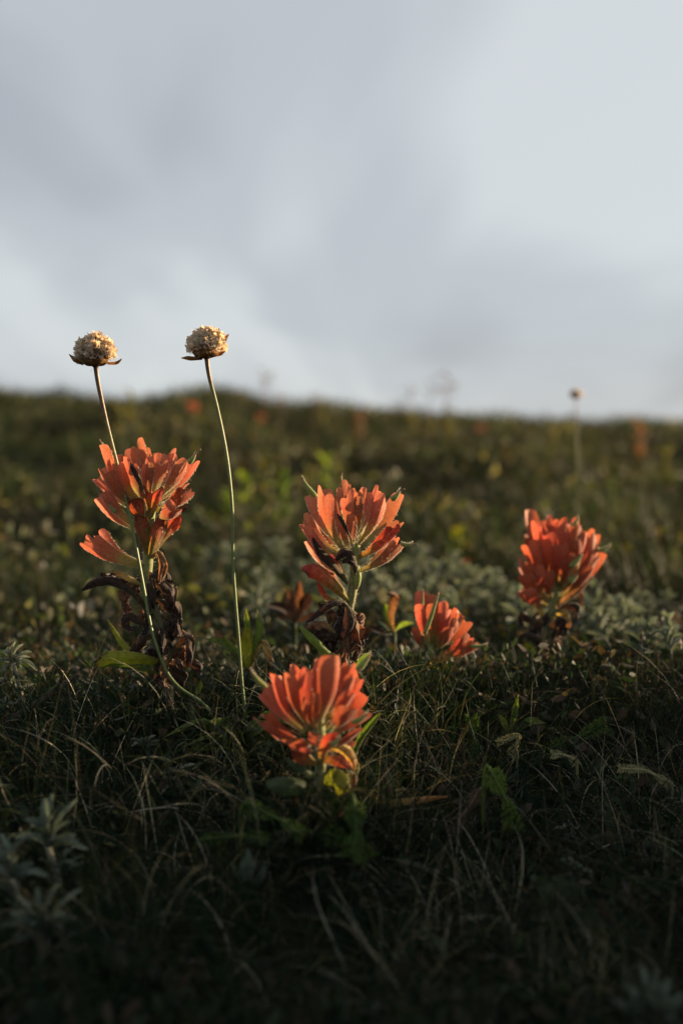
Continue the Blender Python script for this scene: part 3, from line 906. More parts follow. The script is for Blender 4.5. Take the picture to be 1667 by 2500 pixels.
# --- nearest one, out of focus, low on the bank
f = Plant('paintbrush_flower', c3, .338,
          [(855, 760), (865, 950), (870, 1150), (872, 1300), (845, 1480), (832, 1650)],
          'deep red paintbrush low on the bank with a lit yellow-green leaf below', GP, bract='bract_deep', seed=8, R=.017, rad=(.0016, .0018, .0022))
for t, b, w, sd, lb in [
    ((600, 215), (770, 850), 190, 1, 3), ((690, 205), (790, 850), 150, -1, 3), ((775, 225), (800, 840), 120, 1, 2), ((865, 205), (830, 830), 110, 1, 1),
    ((970, 180), (850, 840), 185, -1, 1), ((1085, 200), (870, 830), 120, 1, 2), ((1165, 205), (890, 830), 110, 1, 2), ((1190, 240), (890, 850), 110, -1, 2),
    ((1275, 290), (910, 850), 150, 1, 2), ((400, 345), (740, 880), 160, -1, 1), ((510, 300), (760, 860), 150, 1, 2), ((560, 330), (770, 850), 150, -1, 1),
    ((290, 440), (720, 900), 150, 1, 2), ((285, 665), (720, 930), 150, -1, 2), ((235, 765), (740, 990), 160, -1, 2),
    ((350, 830), (760, 1020), 130, 1, 2),
    ((545, 1010), (830, 1000), 210, -1, 2), ((640, 1050), (840, 1060), 150, -1, 2), ((820, 530), (835, 870), 75, -1, 1), ((730, 540), (800, 870), 85, -1, 2),
    ((1195, 415), (930, 800), 140, -1, 2), ((1335, 480), (940, 840), 160, 1, 1), ((1190, 620), (930, 900), 180, -1, 1), ((1320, 665), (930, 940), 150, 1, 2),
    ((1275, 830), (890, 1060), 130, -1, 2), ((1200, 960), (890, 1090), 130, 1, 1), ((800, 900), (835, 1050), 90, -1, 1),
]:
    f.bract(t, b, w, sd, lb, hair=12)
f.strip([(870, 1180, -2), (960, 1170, -5), (1080, 1190, -6), (1170, 1240, -6)], 120, 'bract_worn', crump=.08, name='bract')
f.strip([(870, 1150, 2), (980, 1040, 3), (1120, 1080, 3), (1190, 1180, 3), (1180, 1280, 3)], 110, 'leaf_tan', crump=.08, name='withered_leaf')
f.strip([(880, 1360, 0), (980, 1350, -4), (1080, 1390, -6), (1150, 1450, -6)], 230, 'leaf_yellow', crump=.03, name='leaf', O=(.2, -1, .3), label='broad yellow-green leaf catching the sun', prof=[(0, .5), (.3, .9), (.6, 1), (.85, .8), (1, .3)])
f.strip([(1100, 1330, 3), (1190, 1300, 3), (1185, 1420, 3), (1130, 1510, 2)], 60, 'withered_tan', crump=.15)
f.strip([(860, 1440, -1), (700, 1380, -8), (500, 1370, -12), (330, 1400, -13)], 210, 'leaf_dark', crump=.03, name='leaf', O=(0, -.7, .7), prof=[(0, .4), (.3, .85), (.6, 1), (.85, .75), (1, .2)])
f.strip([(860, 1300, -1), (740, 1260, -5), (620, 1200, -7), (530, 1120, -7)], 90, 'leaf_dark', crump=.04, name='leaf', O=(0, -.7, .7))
f.strip([(850, 1200, -2), (760, 1180, -6), (660, 1120, -8), (590, 1060, -8)], 150, 'bract_worn', crump=.05, name='bract')
f.strip([(880, 1200, -3), (900, 1080, -6), (960, 960, -7), (1040, 900, -7)], 130, 'bract_worn', crump=.04, name='bract')
f.corolla((355, 465), (205, 305), 50, -4)
f.corolla((1215, 300), (1345, 150), 55, -3)
f.corolla((1175, 800), (1325, 715), 50, -8)
f.corolla((920, 900), (1010, 800), 45, -9)
f.corolla((960, 1010), (1060, 950), 45, -9)
f.done()

# --- small leaning one
f = Plant('paintbrush_flower', c4, .455,
          [(285, 830), (270, 940), (250, 1020), (235, 1080)],
          'smallest paintbrush, a half open bud leaning beside pale silvery foliage', GP, bract='bract_deep', seed=11, R=.012, rad=(.0014, .0016, .0016))
for t, b, w, sd, lb in [
    ((197, 590), (255, 930), 85, 1, 1), ((185, 660), (250, 930), 60, -1, 1), ((262, 605), (270, 920), 75, 1, 1), ((330, 635), (280, 920), 95, 1, 2), ((285, 640), (272, 920), 80, -1, 1),
    ((372, 660), (290, 925), 100, -1, 2), ((430, 690), (300, 930), 110, 1, 3), ((470, 735), (305, 940), 120, -1, 3), ((500, 770), (315, 945), 110, 1, 2),
    ((420, 800), (300, 960), 130, -1, 2), ((160, 820), (225, 970), 45, -1, 1), ((555, 865), (300, 1030), 110, -1, 2), ((575, 905), (300, 1040), 110, -1, 3), ((520, 880), (290, 1020), 90, 1, 2),
]:
    f.bract(t, b, w, sd, lb, hair=20)
f.strip([(250, 1070, -1), (300, 1020, -3), (400, 1010, -5), (470, 990, -5)], 40, 'leaf_tan', crump=.03, name='bract')
f.strip([(240, 1060, -2), (310, 1050, -5), (390, 1060, -6), (450, 1080, -6)], 62, 'leaf_yellow', crump=.03, name='leaf', O=(0, -.6, .8), label='bright yellow-green leaf at the base')
f.strip([(230, 1080, -2), (170, 1060, -4), (110, 1090, -5)], 45, 'leaf_green', crump=.05, name='leaf')
f.corolla((225, 860), (315, 590), 26, -11)
f.corolla((205, 800), (215, 585), 22, -2)
f.corolla((500, 930), (625, 925), 22, -5)
f.done()

# --- the one on the right
f = Plant('paintbrush_flower', c4, .505,
          [(1075, 430), (1065, 560), (1050, 660), (1015, 770), (985, 880), (965, 1000)],
          'paintbrush standing apart on the rise with a lit round left bract', GP, bract='bract_deep', seed=14, R=.021, rad=(.0018, .002, .0026))
for t, b, w, sd, lb in [
    ((890, 75), (1040, 520), 95, 1, 1), ((925, 110), (1040, 520), 70, -1, 2), ((962, 105), (1050, 510), 75, 1, 2), ((1035, 68), (1060, 500), 75, 1, 2), ((1000, 130), (1055, 520), 90, -1, 2),
    ((1075, 95), (1065, 500), 80, 1, 2), ((1110, 95), (1070, 500), 90, -1, 2), ((1165, 90), (1080, 510), 95, 1, 2), ((1195, 110), (1085, 520), 80, -1, 1),
    ((1255, 165), (1090, 530), 100, -1, 2), ((1280, 190), (1095, 530), 90, 1, 2), ((1325, 215), (1100, 540), 90, 1, 2), ((1368, 235), (1100, 560), 85, -1, 2),
    ((1365, 345), (1105, 600), 90, 1, 1), ((1340, 370), (1095, 590), 110, -1, 2), ((1300, 420), (1095, 620), 90, -1, 1),
    ((870, 235), (1030, 560), 110, -1, 2), ((880, 200), (1030, 540), 100, 1, 2), ((825, 360), (1020, 610), 110, -1, 2), ((850, 400), (1020, 620), 120, 1, 2),
    ((830, 440), (1010, 660), 100, -1, 1), ((825, 550), (1000, 680), 110, 1, 2), ((850, 580), (990, 690), 100, -1, 1),
    ((980, 250), (1050, 540), 80, -1, 1), ((985, 420), (1030, 640), 90, -1, 2), ((1170, 320), (1080, 560), 110, -1, 3), ((1100, 260), (1065, 540), 90, -1, 2),
]:
    f.bract(t, b, w, sd, lb, hair=20)
f.bract((1210, 345), (1085, 590), 60, -1, 1, mat='leaf_tan')
f.strip([(1040, 700, -1), (1130, 630, -5), (1230, 560, -6), (1295, 470, -6)], 50, 'withered_tan', crump=.06)
f.strip([(1020, 760, 0), (1120, 690, -3), (1200, 690, -4), (1190, 770, -4)], 55, 'withered', crump=.2)
f.strip([(1030, 760, -2), (1120, 720, -6), (1140, 790, -6), (1100, 830, -6)], 50, 'leaf_tan', crump=.25, name='withered_leaf')
f.strip([(1010, 720, -1), (1150, 620, 2), (1230, 600, 2), (1215, 690, 2)], 45, 'withered_tan', crump=.2)
f.strip([(990, 860, -1), (1060, 800, -5), (1110, 780, -6), (1090, 850, -6)], 70, 'withered', crump=.25)
f.strip([(1000, 800, -2), (900, 770, -4), (840, 740, -4), (850, 830, -4)], 60, 'withered', crump=.15)
f.strip([(985, 740, -3), (960, 690, -5), (945, 640, -6)], 50, 'leaf_tan', crump=.04, name='leaf', label='small yellow dried leaf')
f.strip([(975, 900, -2), (920, 880, -4), (850, 870, -5), (820, 930, -5)], 55, 'withered', crump=.2)
f.strip([(960, 990, -2), (900, 950, -5), (850, 900, -6)], 60, 'leaf_yellow', crump=.05, name='leaf')
f.strip([(960, 1010, -2), (1050, 1000, -6), (1140, 1025, -7), (1240, 1050, -7)], 75, 'leaf_yellow', crump=.03, name='leaf', O=(0, -.6, .8))
f.strip([(965, 1000, -2), (930, 1040, -5), (890, 1020, -6)], 40, 'withered_tan', crump=.2)
f.strip([(970, 960, -1), (1040, 920, -5), (1080, 900, -6)], 60, 'withered', crump=.2)
f.ragged(14, .2, .62)
f.corolla((1165, 175), (1205, 110), 30, -10)
f.corolla((1320, 325), (1410, 295), 26, -6)
f.corolla((1150, 430), (1230, 345), 34, -14)
f.corolla((1140, 520), (1200, 480), 32, -12)
PROTO = f.done()


# taller grass crowding round the feet of the flowers
bx_, by_ = [], []
for b_ in BASES:
    k_ = 420 if b_[1] < .36 else 130
    bx_.append(b_[0] + RNG.normal(0, .014, k_)); by_.append(b_[1] - .004 + RNG.normal(-.004, .008, k_))
x, y = np.concatenate(bx_), np.concatenate(by_); n = len(x)
blades('foot_grass', x, y, RNG.uniform(.016, .034, n), RNG.uniform(.0005, .0010, n), np.abs(RNG.normal(.35, .3, n)), RNG.normal(.8, .6, n), RNG.uniform(0, 6.28, n), mixcol(n, .25), K=6,
       label='taller dark grass crowding the feet of the paintbrush flowers', cat='grass')


# ------------------------------------------------------------------ thrift seed heads
def floret_mesh(var):
    rs = np.random.default_rng(100 + var)
    mb = MB()
    k = 9
    v, uv = [], []
    for i, (h, r) in enumerate([(0, .0005), (.0018, .0008), (.0034, .0012), (.0046, .0019), (.0056, .0024)]):
        for j in range(k):
            a = 2 * math.pi * j / k
            rr = r * rs.uniform(.8, 1.2) if i > 1 else r
            v.append((rr * math.cos(a), rr * math.sin(a), h + ((.0006 if j % 2 else -.0006) * (i - 2) * .5 + rs.uniform(-.0008, .0008) if i > 2 else 0)))
            uv.append((j / k, h / .0056))
    f_ = [(i * k + j, i * k + (j + 1) % k, (i + 1) * k + (j + 1) % k, (i + 1) * k + j) for i in range(4) for j in range(k)]
    mb.add(v, f_, uv)
    me = mb.mesh('floret'); me.materials.append(M['floret'])
    return me


FLO = [floret_mesh(i) for i in range(5)]


def seed_head(stem_px, d0, dfoot, size, label, husks, axis_tilt, seed, group='dried thrift seed heads'):
    rs = np.random.default_rng(seed)
    n = len(stem_px)
    pts = [P(a, b, d0 + (dfoot - d0) * (i / (n - 1)) ** 2) for i, (a, b) in enumerate(stem_px)]
    low = pts[-1]
    foot = np.array([low[0], low[1] + .002, hz(low[0], low[1]) - .004])
    if foot[2] < low[2]: pts.append(foot)
    base = pts[-1]
    root = thing('thrift_seed_head', base, label, 'seed head', group)
    mb = MB()
    tube(mb, pts[::-1], [.0007 * size, .00072 * size, .00072 * size, .0007 * size, .0008 * size, .0011 * size], n=60, k=8)
    link('stem', mb.mesh('stem', base), M['stalk'], root)
    top = pts[0]
    A = nrm(axis_tilt); B = nrm(np.cross(A, [0, 1, 0])); C = np.cross(A, B)
    hc = top + A * .0045 * size + B * rs.normal(0, .0004)
    N = 125
    for i in range(N):
        cz = 1 - (i + .5) / N * 1.22
        r = math.sqrt(max(0, 1 - cz * cz)); an = i * 2.39996 + rs.normal(0, .12)
        dr = A * cz + (B * math.cos(an) + C * math.sin(an)) * r
        dr = nrm(dr + A * .25)
        ce = hc + (A * cz * .0044 + (B * math.cos(an) + C * math.sin(an)) * r * .0044) * size * rs.uniform(.9, 1.1)
        o = link('floret', FLO[i % 5], None, root)
        o.location = ce - base
        o.rotation_euler = (Vector(dr + rs.normal(0, .25, 3))).to_track_quat('Z', 'Y').to_euler()
        o.scale = (size * rs.uniform(.42, .85),) * 3
    # papery bracts cupping the head
    for i in range(13):
        an = i * 2 * math.pi / 13 + rs.normal(0, .1)
        rd = B * math.cos(an) + C * math.sin(an)
        hgt = rs.uniform(.0035, .0085); ou = rs.uniform(.0060, .0074)
        mb = MB()
        blade_surface(mb, [top - A * .0002, top + rd * .0045 * size + A * .0006 * size, top + (rd * ou + A * hgt) * size], nrm(rd * .6 - A), .0052 * size, cup=.4, lobes=1, dep=.35,
                      prof=[(0, .4), (.4, 1), (.8, .75), (1, .3)], nu=9, nv=7, seed=i)
        link('bract', mb.mesh('bract', base), M['husk'], root)
    for path, w in husks:
        mb = MB()
        sp = [P(q[0], q[1], d0 + q[2] * .001) for q in path]
        blade_surface(mb, sp, nrm((0, -.8, -.6)), w * d0 / F, cup=.5, lobes=1, dep=.3, prof=[(0, .8), (.5, 1), (.8, .5), (1, .12)], nu=13, nv=7, ripple=.02)
        link('bract', mb.mesh('bract', base), M['husk'], root)
    mb = MB()
    tube(mb, [top - A * .0006, top + A * .0004, top + A * .0022 * size], [.0011 * size, .0019 * size, .0042 * size], n=8, k=12)
    link('receptacle', mb.mesh('receptacle', base), M['husk'], root)
    mb = MB()
    tube(mb, [top + A * .001 * size, top + A * .003 * size, top + A * .0055 * size, top + A * .0085 * size, top + A * .0098 * size], [.003 * size, .0052 * size, .0056 * size, .0038 * size, .0006 * size], n=14, k=14)
    link('chaff', mb.mesh('chaff', base), M['floret'], root)
    # downy fringe of the dry calyxes
    hb = MB()
    q = rs.normal(0, 1, (1500, 3)); q[:, 2] = np.abs(q[:, 2]) * 1.2 - .4; q /= np.linalg.norm(q, axis=1)[:, None]
    pp = hc + (q[:, :1] * B + q[:, 1:2] * C) * .0078 * size + q[:, 2:] * A * .0062 * size
    hairs(hb, pp, pp - hc, .0016 * size, .00006, rs)
    link('fine_hairs', hb.mesh('fine_hairs', base, smooth=False), M['hair'], root, kind='stuff')
    return root


seed_head([(234, 893), (240, 935), (252, 992), (263, 1040), (282, 1115), (299, 1180), (321, 1276), (337, 1358), (353, 1445), (369, 1531), (385, 1582), (407, 1639), (440, 1680), (497, 1718), (530, 1765), (556, 1820)],
          .396, .392, .95, 'dried cream thrift seed head on a thin stalk crossing a paintbrush', [([(262, 888, 0), (280, 888, -1), (292, 883, -1), (300, 872, -1)], 9), ([(205, 890, 0), (185, 882, -2), (175, 872, -2), (167, 862, -2)], 13)], (-.03, 0, 1), 21)
seed_head([(505, 873), (508, 900), (514, 932), (529, 990), (548, 1079), (560, 1159), (568, 1257), (569, 1371), (575, 1467), (583, 1563), (590, 1658), (600, 1750), (607, 1795)],
          .400, .396, .93, 'dried cream thrift seed head on a lone upright stalk, the higher one', [([(520, 868, 1), (538, 845, -1), (550, 828, -1), (562, 811, -1)], 16), ([(520, 870, 0), (535, 866, -2), (545, 861, -2), (552, 856, -2)], 11), ([(495, 876, 0), (470, 877, -2), (452, 875, -2), (439, 874, -2)], 13)], (-.10, 0, 1), 22)
seed_head([(1405, 973), (1407, 1060), (1410, 1180), (1400, 1300), (1395, 1375)], .95, .95, .66, 'small dark thrift seed head rising above the far skyline', [], (0, 0, 1), 23, group='')


# ------------------------------------------------------------------ other plants
def leaf_obj(name, spine, O, w, mat, base, parent, cup=.4, prof=None, crump=.02, fold=.0, lobes=1, seed=0, nu=11, nv=7, dep=.3, label=None):
    mb = MB()
    blade_surface(mb, spine, nrm(O), w, cup=cup, prof=prof or [(0, .3), (.3, .8), (.65, 1), (.88, .75), (1, .25)], crump=crump, fold=fold, lobes=lobes, seed=seed, nu=nu, nv=nv, dep=dep)
    o = link(name, mb.mesh(name, base), M[mat], parent)
    if label: o['label'] = label
    return o


def sprig_px(tips, centre, d, w, label, group=None, foot_dy=.02, name='silver_sprig', mat='silver', seed=0):
    """silvery rosette with the leaf tips where the photograph shows them: tips = (px, py, depth mm[, bend])"""
    if centre[1] > 1780: d = min(d, gdepth(*centre) - .012)
    c = P(centre[0], centre[1], d)
    base = np.array([c[0] + .003, c[1] + .003, hz(c[0], c[1]) - .003])
    if base[2] > c[2] - .004: base[2] = c[2] - .012
    root = thing(name, base, label, 'plant', group)
    mb = MB()
    tube(mb, [base, (base + c) / 2 + np.array([.001, 0, 0]), c], [.0012, .0011, .001], n=10, k=7)
    link('stem', mb.mesh('stem', base), M['silver_stem'], root)
    hb = MB()
    rs = np.random.default_rng(seed)
    tips = list(tips)
    reach = max(math.hypot(t[0] - centre[0], t[1] - centre[1]) for t in tips)
    for i in range(6):
        a = rs.uniform(0, 6.28); r2 = reach * rs.uniform(.45, .8)
        tips.append((centre[0] + math.cos(a) * r2, centre[1] - abs(math.sin(a)) * r2 * .8 + .1 * r2, rs.uniform(-6, 3), rs.uniform(.05, .2)))
    for i, t in enumerate(tips):
        tp = P(t[0], t[1], d + t[2] * .001)
        S = tp - c
        up = nrm(np.array([0, -.25, 1.]) - nrm(S) * nrm(S)[2])
        mid = c + S * .5 + up * np.linalg.norm(S) * (t[3] if len(t) > 3 else .12)
        mm = spline([c, mid, tp], 24)[rs.integers(4, 24, 26)]
        hairs(hb, mm + rs.normal(0, w * .3, mm.shape), rs.normal(0, 1, mm.shape), .0009, .00005, rs)
        leaf_obj('leaf', [c, mid, tp], -up + np.array([0, .1, 0]), w * rs.uniform(.75, 1.1), mat, base, root, cup=.7, seed=seed + i, prof=[(0, .35), (.3, .75), (.7, 1), (.92, .75), (1, .3)], dep=.2)
    rl = reach * d / F
    for i in range(12):
        q = base + (c - base) * rs.uniform(.25, .95)
        a = i * 2.4 + rs.normal(0, .4); el_ = rs.uniform(.2, 1.1); L_ = rl * rs.uniform(.45, .85)
        dv = np.array([math.cos(a) * math.cos(el_), math.sin(a) * math.cos(el_), math.sin(el_)])
        up = nrm(np.array([0, 0, 1.]) - dv * dv[2])
        leaf_obj('leaf', [q, q + dv * L_ * .5 + up * L_ * .12, q + dv * L_], -up, w * rs.uniform(.6, 1.0), mat, base, root, cup=.7, seed=seed + 40 + i, prof=[(0, .35), (.3, .75), (.7, 1), (.92, .75), (1, .3)], dep=.2, nu=9, nv=5)
    link('fine_hairs', hb.mesh('fine_hairs', base, smooth=False), M['silver'], root, kind='stuff')
    return root


def sprig_mesh(seed, n=11, L=.014, w=.0042):
    rs = np.random.default_rng(seed)
    mb = MB()
    h = L * 1.3
    tube(mb, [(0, 0, -.004), (0, 0, h * .5), (0, 0, h)], [.001, .001, .0008], n=6, k=6)
    for i in range(n):
        a = i * 2.4 + rs.normal(0, .25); el_ = .15 + 1.1 * (i / n) + rs.normal(0, .15); l = L * rs.uniform(.75, 1.15) * (1.05 - .35 * i / n)
        z0 = h * (.35 + .65 * i / n)
        d = np.array([math.cos(a) * math.cos(el_), math.sin(a) * math.cos(el_), math.sin(el_)])
        up = nrm(np.array([0, 0, 1.]) - d * d[2])
        p0 = np.array([0, 0, z0])
        blade_surface(mb, [p0, p0 + d * l * .55 + up * l * .1, p0 + d * l], -up, w, cup=.7, lobes=1, dep=.2, prof=[(0, .35), (.3, .75), (.7, 1), (.92, .75), (1, .3)], nu=8, nv=5, seed=i)
    me = mb.mesh('silver_sprig'); me.materials.append(M['silver'])
    return me


SG = 'silvery leafed sprigs'
sprig_px([(40, 1566, -2), (62, 1570, -3), (85, 1592, -3), (95, 1640, -6, .2), (0, 1616, -4, .1), (5, 1640, -3), (75, 1605, 4), (20, 1580, 4)], (31, 1618), .425, .0024,
         'bright silvery rosette with narrow upright leaves, left of the yellow leaf', SG, seed=1)
sprig_px([(45, 1715, -2, .2), (0, 1730, -2), (-20, 1712, 0), (25, 1745, -5), (-15, 1765, -4), (15, 1700, 3)], (5, 1752), .41, .0025, 'small silvery rosette beside the dark twig', SG, seed=2)
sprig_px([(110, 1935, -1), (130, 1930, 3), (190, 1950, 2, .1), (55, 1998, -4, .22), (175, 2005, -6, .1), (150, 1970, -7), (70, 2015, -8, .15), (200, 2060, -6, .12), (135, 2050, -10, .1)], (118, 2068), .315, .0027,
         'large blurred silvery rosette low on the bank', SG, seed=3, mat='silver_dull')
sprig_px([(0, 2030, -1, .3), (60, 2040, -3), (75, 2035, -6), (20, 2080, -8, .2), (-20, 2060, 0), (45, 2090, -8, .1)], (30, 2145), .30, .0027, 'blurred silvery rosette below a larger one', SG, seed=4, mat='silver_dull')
sprig_px([(320, 1804, -1, .2), (344, 1798, 1), (380, 1795, 0), (322, 1823, -3, .3), (365, 1806, -2), (395, 1808, 0, .1)], (352, 1824), .39, .0019, 'tiny pale sprig with spreading leaves under the bent stalk', SG, seed=5)
sprig_px([(420, 1878, -1), (442, 1868, 0), (475, 1866, 0), (400, 1888, -2), (403, 1905, -3, .1), (455, 1872, -2), (388, 1943, -4, -.1)], (425, 1895), .385, .0019, 'tiny pale ragged sprig in the dark turf', SG, seed=6)
sprig_px([(1386, 2004, 0, .05), (1350, 2026, -3, .2), (1412, 2020, 1, .1), (1366, 2016, 2), (1400, 2028, -4, .1)], (1383, 2035), .385, .0019, 'little pale three-pronged sprig over dry grass', SG, seed=7)
sprig_px([(1370, 2096, 1), (1390, 2088, 1, .02), (1425, 2113, -1, .15), (1372, 2122, -3), (1450, 2132, -2, .1), (1380, 2110, -4), (1405, 2120, -4)], (1390, 2130), .37, .0025, 'small green-grey rosette just above the broad shaded leaves', SG, seed=8)

SPR = [sprig_mesh(40 + i) for i in range(6)]
sp_rs = np.random.default_rng(77)


def put_sprig(px, d, scale, label, group, dz=0., row=None):
    p = P(px, 1400, d)
    o = link('silver_sprig', SPR[int(sp_rs.integers(0, 6))], None)
    o.location = (p[0], p[1], hz(p[0], p[1]) + dz)
    o.rotation_euler = (sp_rs.normal(0, .2), sp_rs.normal(0, .2), sp_rs.uniform(0, 6.28))
    o.scale = (scale * sp_rs.uniform(.8, 1.2),) * 3
    return tag(o, label, 'plant', group)


for i in range(40):
    put_sprig(520 + 480 * (i % 5) / 4 + sp_rs.normal(0, 38), sp_rs.uniform(.60, .90), .75 + .6 * sp_rs.random(), 'silvery sprig in the pale patch behind the middle flowers', 'silvery sprigs behind the middle flowers', .008)
for i in range(26):
    put_sprig(sp_rs.uniform(1020, 1320), sp_rs.uniform(.56, .80), 1.15, 'silvery sprig in the patch between the two right paintbrushes', 'silvery sprigs by the apart paintbrush', .002)
for i in range(30):
    put_sprig(sp_rs.uniform(1400, 1690), sp_rs.uniform(.47, .70), .6 + .6 * sp_rs.random(), 'silvery sprig in the patch right of the apart paintbrush', 'silvery sprigs right of the apart paintbrush', .002)
for i in range(12):
    put_sprig(sp_rs.uniform(-30, 420), sp_rs.uniform(.6, .9), .6, 'silvery sprig in the grass behind the tallest paintbrush', 'silvery sprigs behind the tallest paintbrush', .0)


# feathery yarrow leaves
def feather(path, d, w, mat, label, group='feathery leaves in the turf', seed=0, dens=30, name='feathery_leaf'):
    rs = np.random.default_rng(900 + seed)
    d = min(gdepth(q[0], q[1]) for q in path) - (.024 if seed <= 4 else .015)
    sp = spline([P(q[0], q[1], d + (q[2] if len(q) > 2 else 0) * .001) for q in path], dens * 2)
    base = sp[0]
    gz = hz(base[0], base[1])
    root = thing(name, base, label, 'leaf', group)
    mb = MB()
    st = [sp[0], sp[len(sp) // 3], sp[2 * len(sp) // 3], sp[-1]]
    foot = np.array([base[0], base[1] + .002, min(gz, base[2]) - .003])
    tube(mb, [foot] + st, [.0005, .0006, .0005, .0003], n=24, k=6)
    link('midrib', mb.mesh('midrib', base), M[mat], root)
    wd = w * d / F
    T = np.gradient(sp, axis=0); T /= np.linalg.norm(T, axis=1)[:, None]
    mb = MB()
    cam_dir = nrm(CAM - base)
    for i in range(2, len(sp)):
        u = i / (len(sp) - 1)
        ww = wd * .5 * math.sin(math.pi * min(1, .12 + .88 * (1 - abs(u - .5) * 1.3))) ** .6
        W = nrm(np.cross(T[i], cam_dir)); U = np.cross(W, T[i])
        for sgn in (-1, 1):
            for q in range(5):
                el_ = rs.uniform(-.5, 1.2)
                dr = nrm(W * sgn * math.cos(el_) + U * math.sin(el_) + T[i] * rs.uniform(.2, .8))
                fr = rs.uniform(0, .75)
                p0 = sp[i] + nrm(W * sgn + T[i] * .5) * ww * fr
                l = ww * rs.uniform(.3, .55)
                sd = nrm(np.cross(dr, rs.normal(0, 1, 3))) * .00022
                mb.add([p0 - sd, p0 + sd, p0 + dr * l * .6 + sd * .8, p0 + dr * l, p0 + dr * l * .6 - sd * .8], [(0, 1, 2, 3, 4)], [(0, 0), (1, 0), (1, .6), (.5, 1), (0, .6)])
    link('leaflets', mb.mesh('leaflets', base), M[mat], root, kind='stuff')
    return root


feather([(1252, 2025), (1240, 1970, -2), (1215, 1915, -3), (1182, 1880, -1)][::-1], .385, 62, 'feather_lit', 'broad green feathery leaf arching down beside a dry one', seed=1, dens=36)
feather([(1262, 1850, 2), (1245, 1835, 0), (1262, 1818, -1), (1268, 1800, -1), (1250, 1798, -2), (1214, 1813, -3)], .40, 20, 'feather_pale', 'pale feathery leaf curled into a hook', seed=2, dens=30)
feather([(1408, 1872, 2), (1395, 1852, 0), (1370, 1842, -2), (1347, 1842, -3)], .41, 26, 'feather_pale', 'short curled feathery leaf right of the hooked one', seed=3, dens=24)
feather([(1640, 1925, 2), (1610, 1900, 0), (1570, 1880, -2), (1510, 1876, -4)], .395, 26, 'feather_pale', 'long pale feathery leaf bending over to the bank edge', seed=4, dens=34)
feather([(1310, 1850, 4), (1370, 1815, 6), (1430, 1790, 8), (1475, 1770, 10)], .42, 50, 'feather', 'dark green feathery leaf rising behind the short curled one', seed=5, dens=30)
feather([(1180, 1930, 4), (1150, 1960, 2), (1125, 1995, 0), (1105, 2030, -2)], .39, 42, 'feather_dead', 'dry brown feathery leaf in the shaded turf', seed=6, dens=26)
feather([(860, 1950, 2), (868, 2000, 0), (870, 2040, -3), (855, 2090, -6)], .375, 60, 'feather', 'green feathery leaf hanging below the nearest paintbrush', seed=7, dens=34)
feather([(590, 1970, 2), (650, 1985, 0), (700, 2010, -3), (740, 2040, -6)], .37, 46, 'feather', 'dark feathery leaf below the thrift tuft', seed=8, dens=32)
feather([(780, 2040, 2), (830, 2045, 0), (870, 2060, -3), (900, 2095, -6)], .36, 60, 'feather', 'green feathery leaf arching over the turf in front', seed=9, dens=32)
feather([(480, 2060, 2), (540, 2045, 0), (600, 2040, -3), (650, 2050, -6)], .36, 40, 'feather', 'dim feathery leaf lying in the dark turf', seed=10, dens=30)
feather([(1150, 1860, 2), (1155, 1800, 4), (1150, 1750, 6)], .42, 40, 'feather', 'dark upright feathery leaf beside the nearest paintbrush', seed=11, dens=24)
feather([(1660, 2150, 2), (1600, 2150, 0), (1540, 2160, -3)], .36, 44, 'feather', 'dim feathery leaf at the foot of the bank', seed=13, dens=26)
feather([(1500, 1905, 2), (1560, 1905, 4), (1610, 1912, 6)], .40, 34, 'feather', 'green feathery leaf tucked under the long pale one', seed=15, dens=24)


# broad leaves
def leaf_plant(name, label, centre, d, leaves, mat, group=None, cat='plant'):
    if centre[1] > 1780: d = min(d, gdepth(*centre) - .010)
    c = P(centre[0], centre[1], d)
    base = np.array([c[0], c[1] + .002, min(hz(c[0], c[1]) - .003, c[2] - .003)])
    root = thing(name, base, label, cat, group)
    mb = MB(); tube(mb, [base, c], [.0012, .0011], n=5, k=7)
    link('stem', mb.mesh('stem', base), M['leaf_dark'], root)
    rs = np.random.default_rng(int(centre[0]))
    for i in range(5):
        q = base + (c - base) * rs.uniform(.2, .9); a = i * 2.4; L_ = rs.uniform(.006, .011)
        dv = np.array([math.cos(a), math.sin(a), rs.uniform(.2, 1.)])
        leaf_obj('leaf', [q, q + dv * L_ * .5 + np.array([0, 0, .001]), q + dv * L_], (0, -.3, 1), rs.uniform(.002, .0035), 'leaf_dark', base, root, seed=i)
    for i, (path, w, *mm) in enumerate(leaves):
        sp = [c] + [P(q[0], q[1], d + q[2] * .001) for q in path]
        m_ = mm[0] if mm else mat
        O = mm[1] if len(mm) > 1 else (0, -.6, .8)
        leaf_obj('leaf', sp, O, w * d / F, m_, base, root, cup=-.25, crump=.02, fold=-.25, seed=i + 5, nu=13, nv=9, prof=[(0, .15), (.2, .55), (.55, 1), (.8, .8), (1, .12)])
    return root


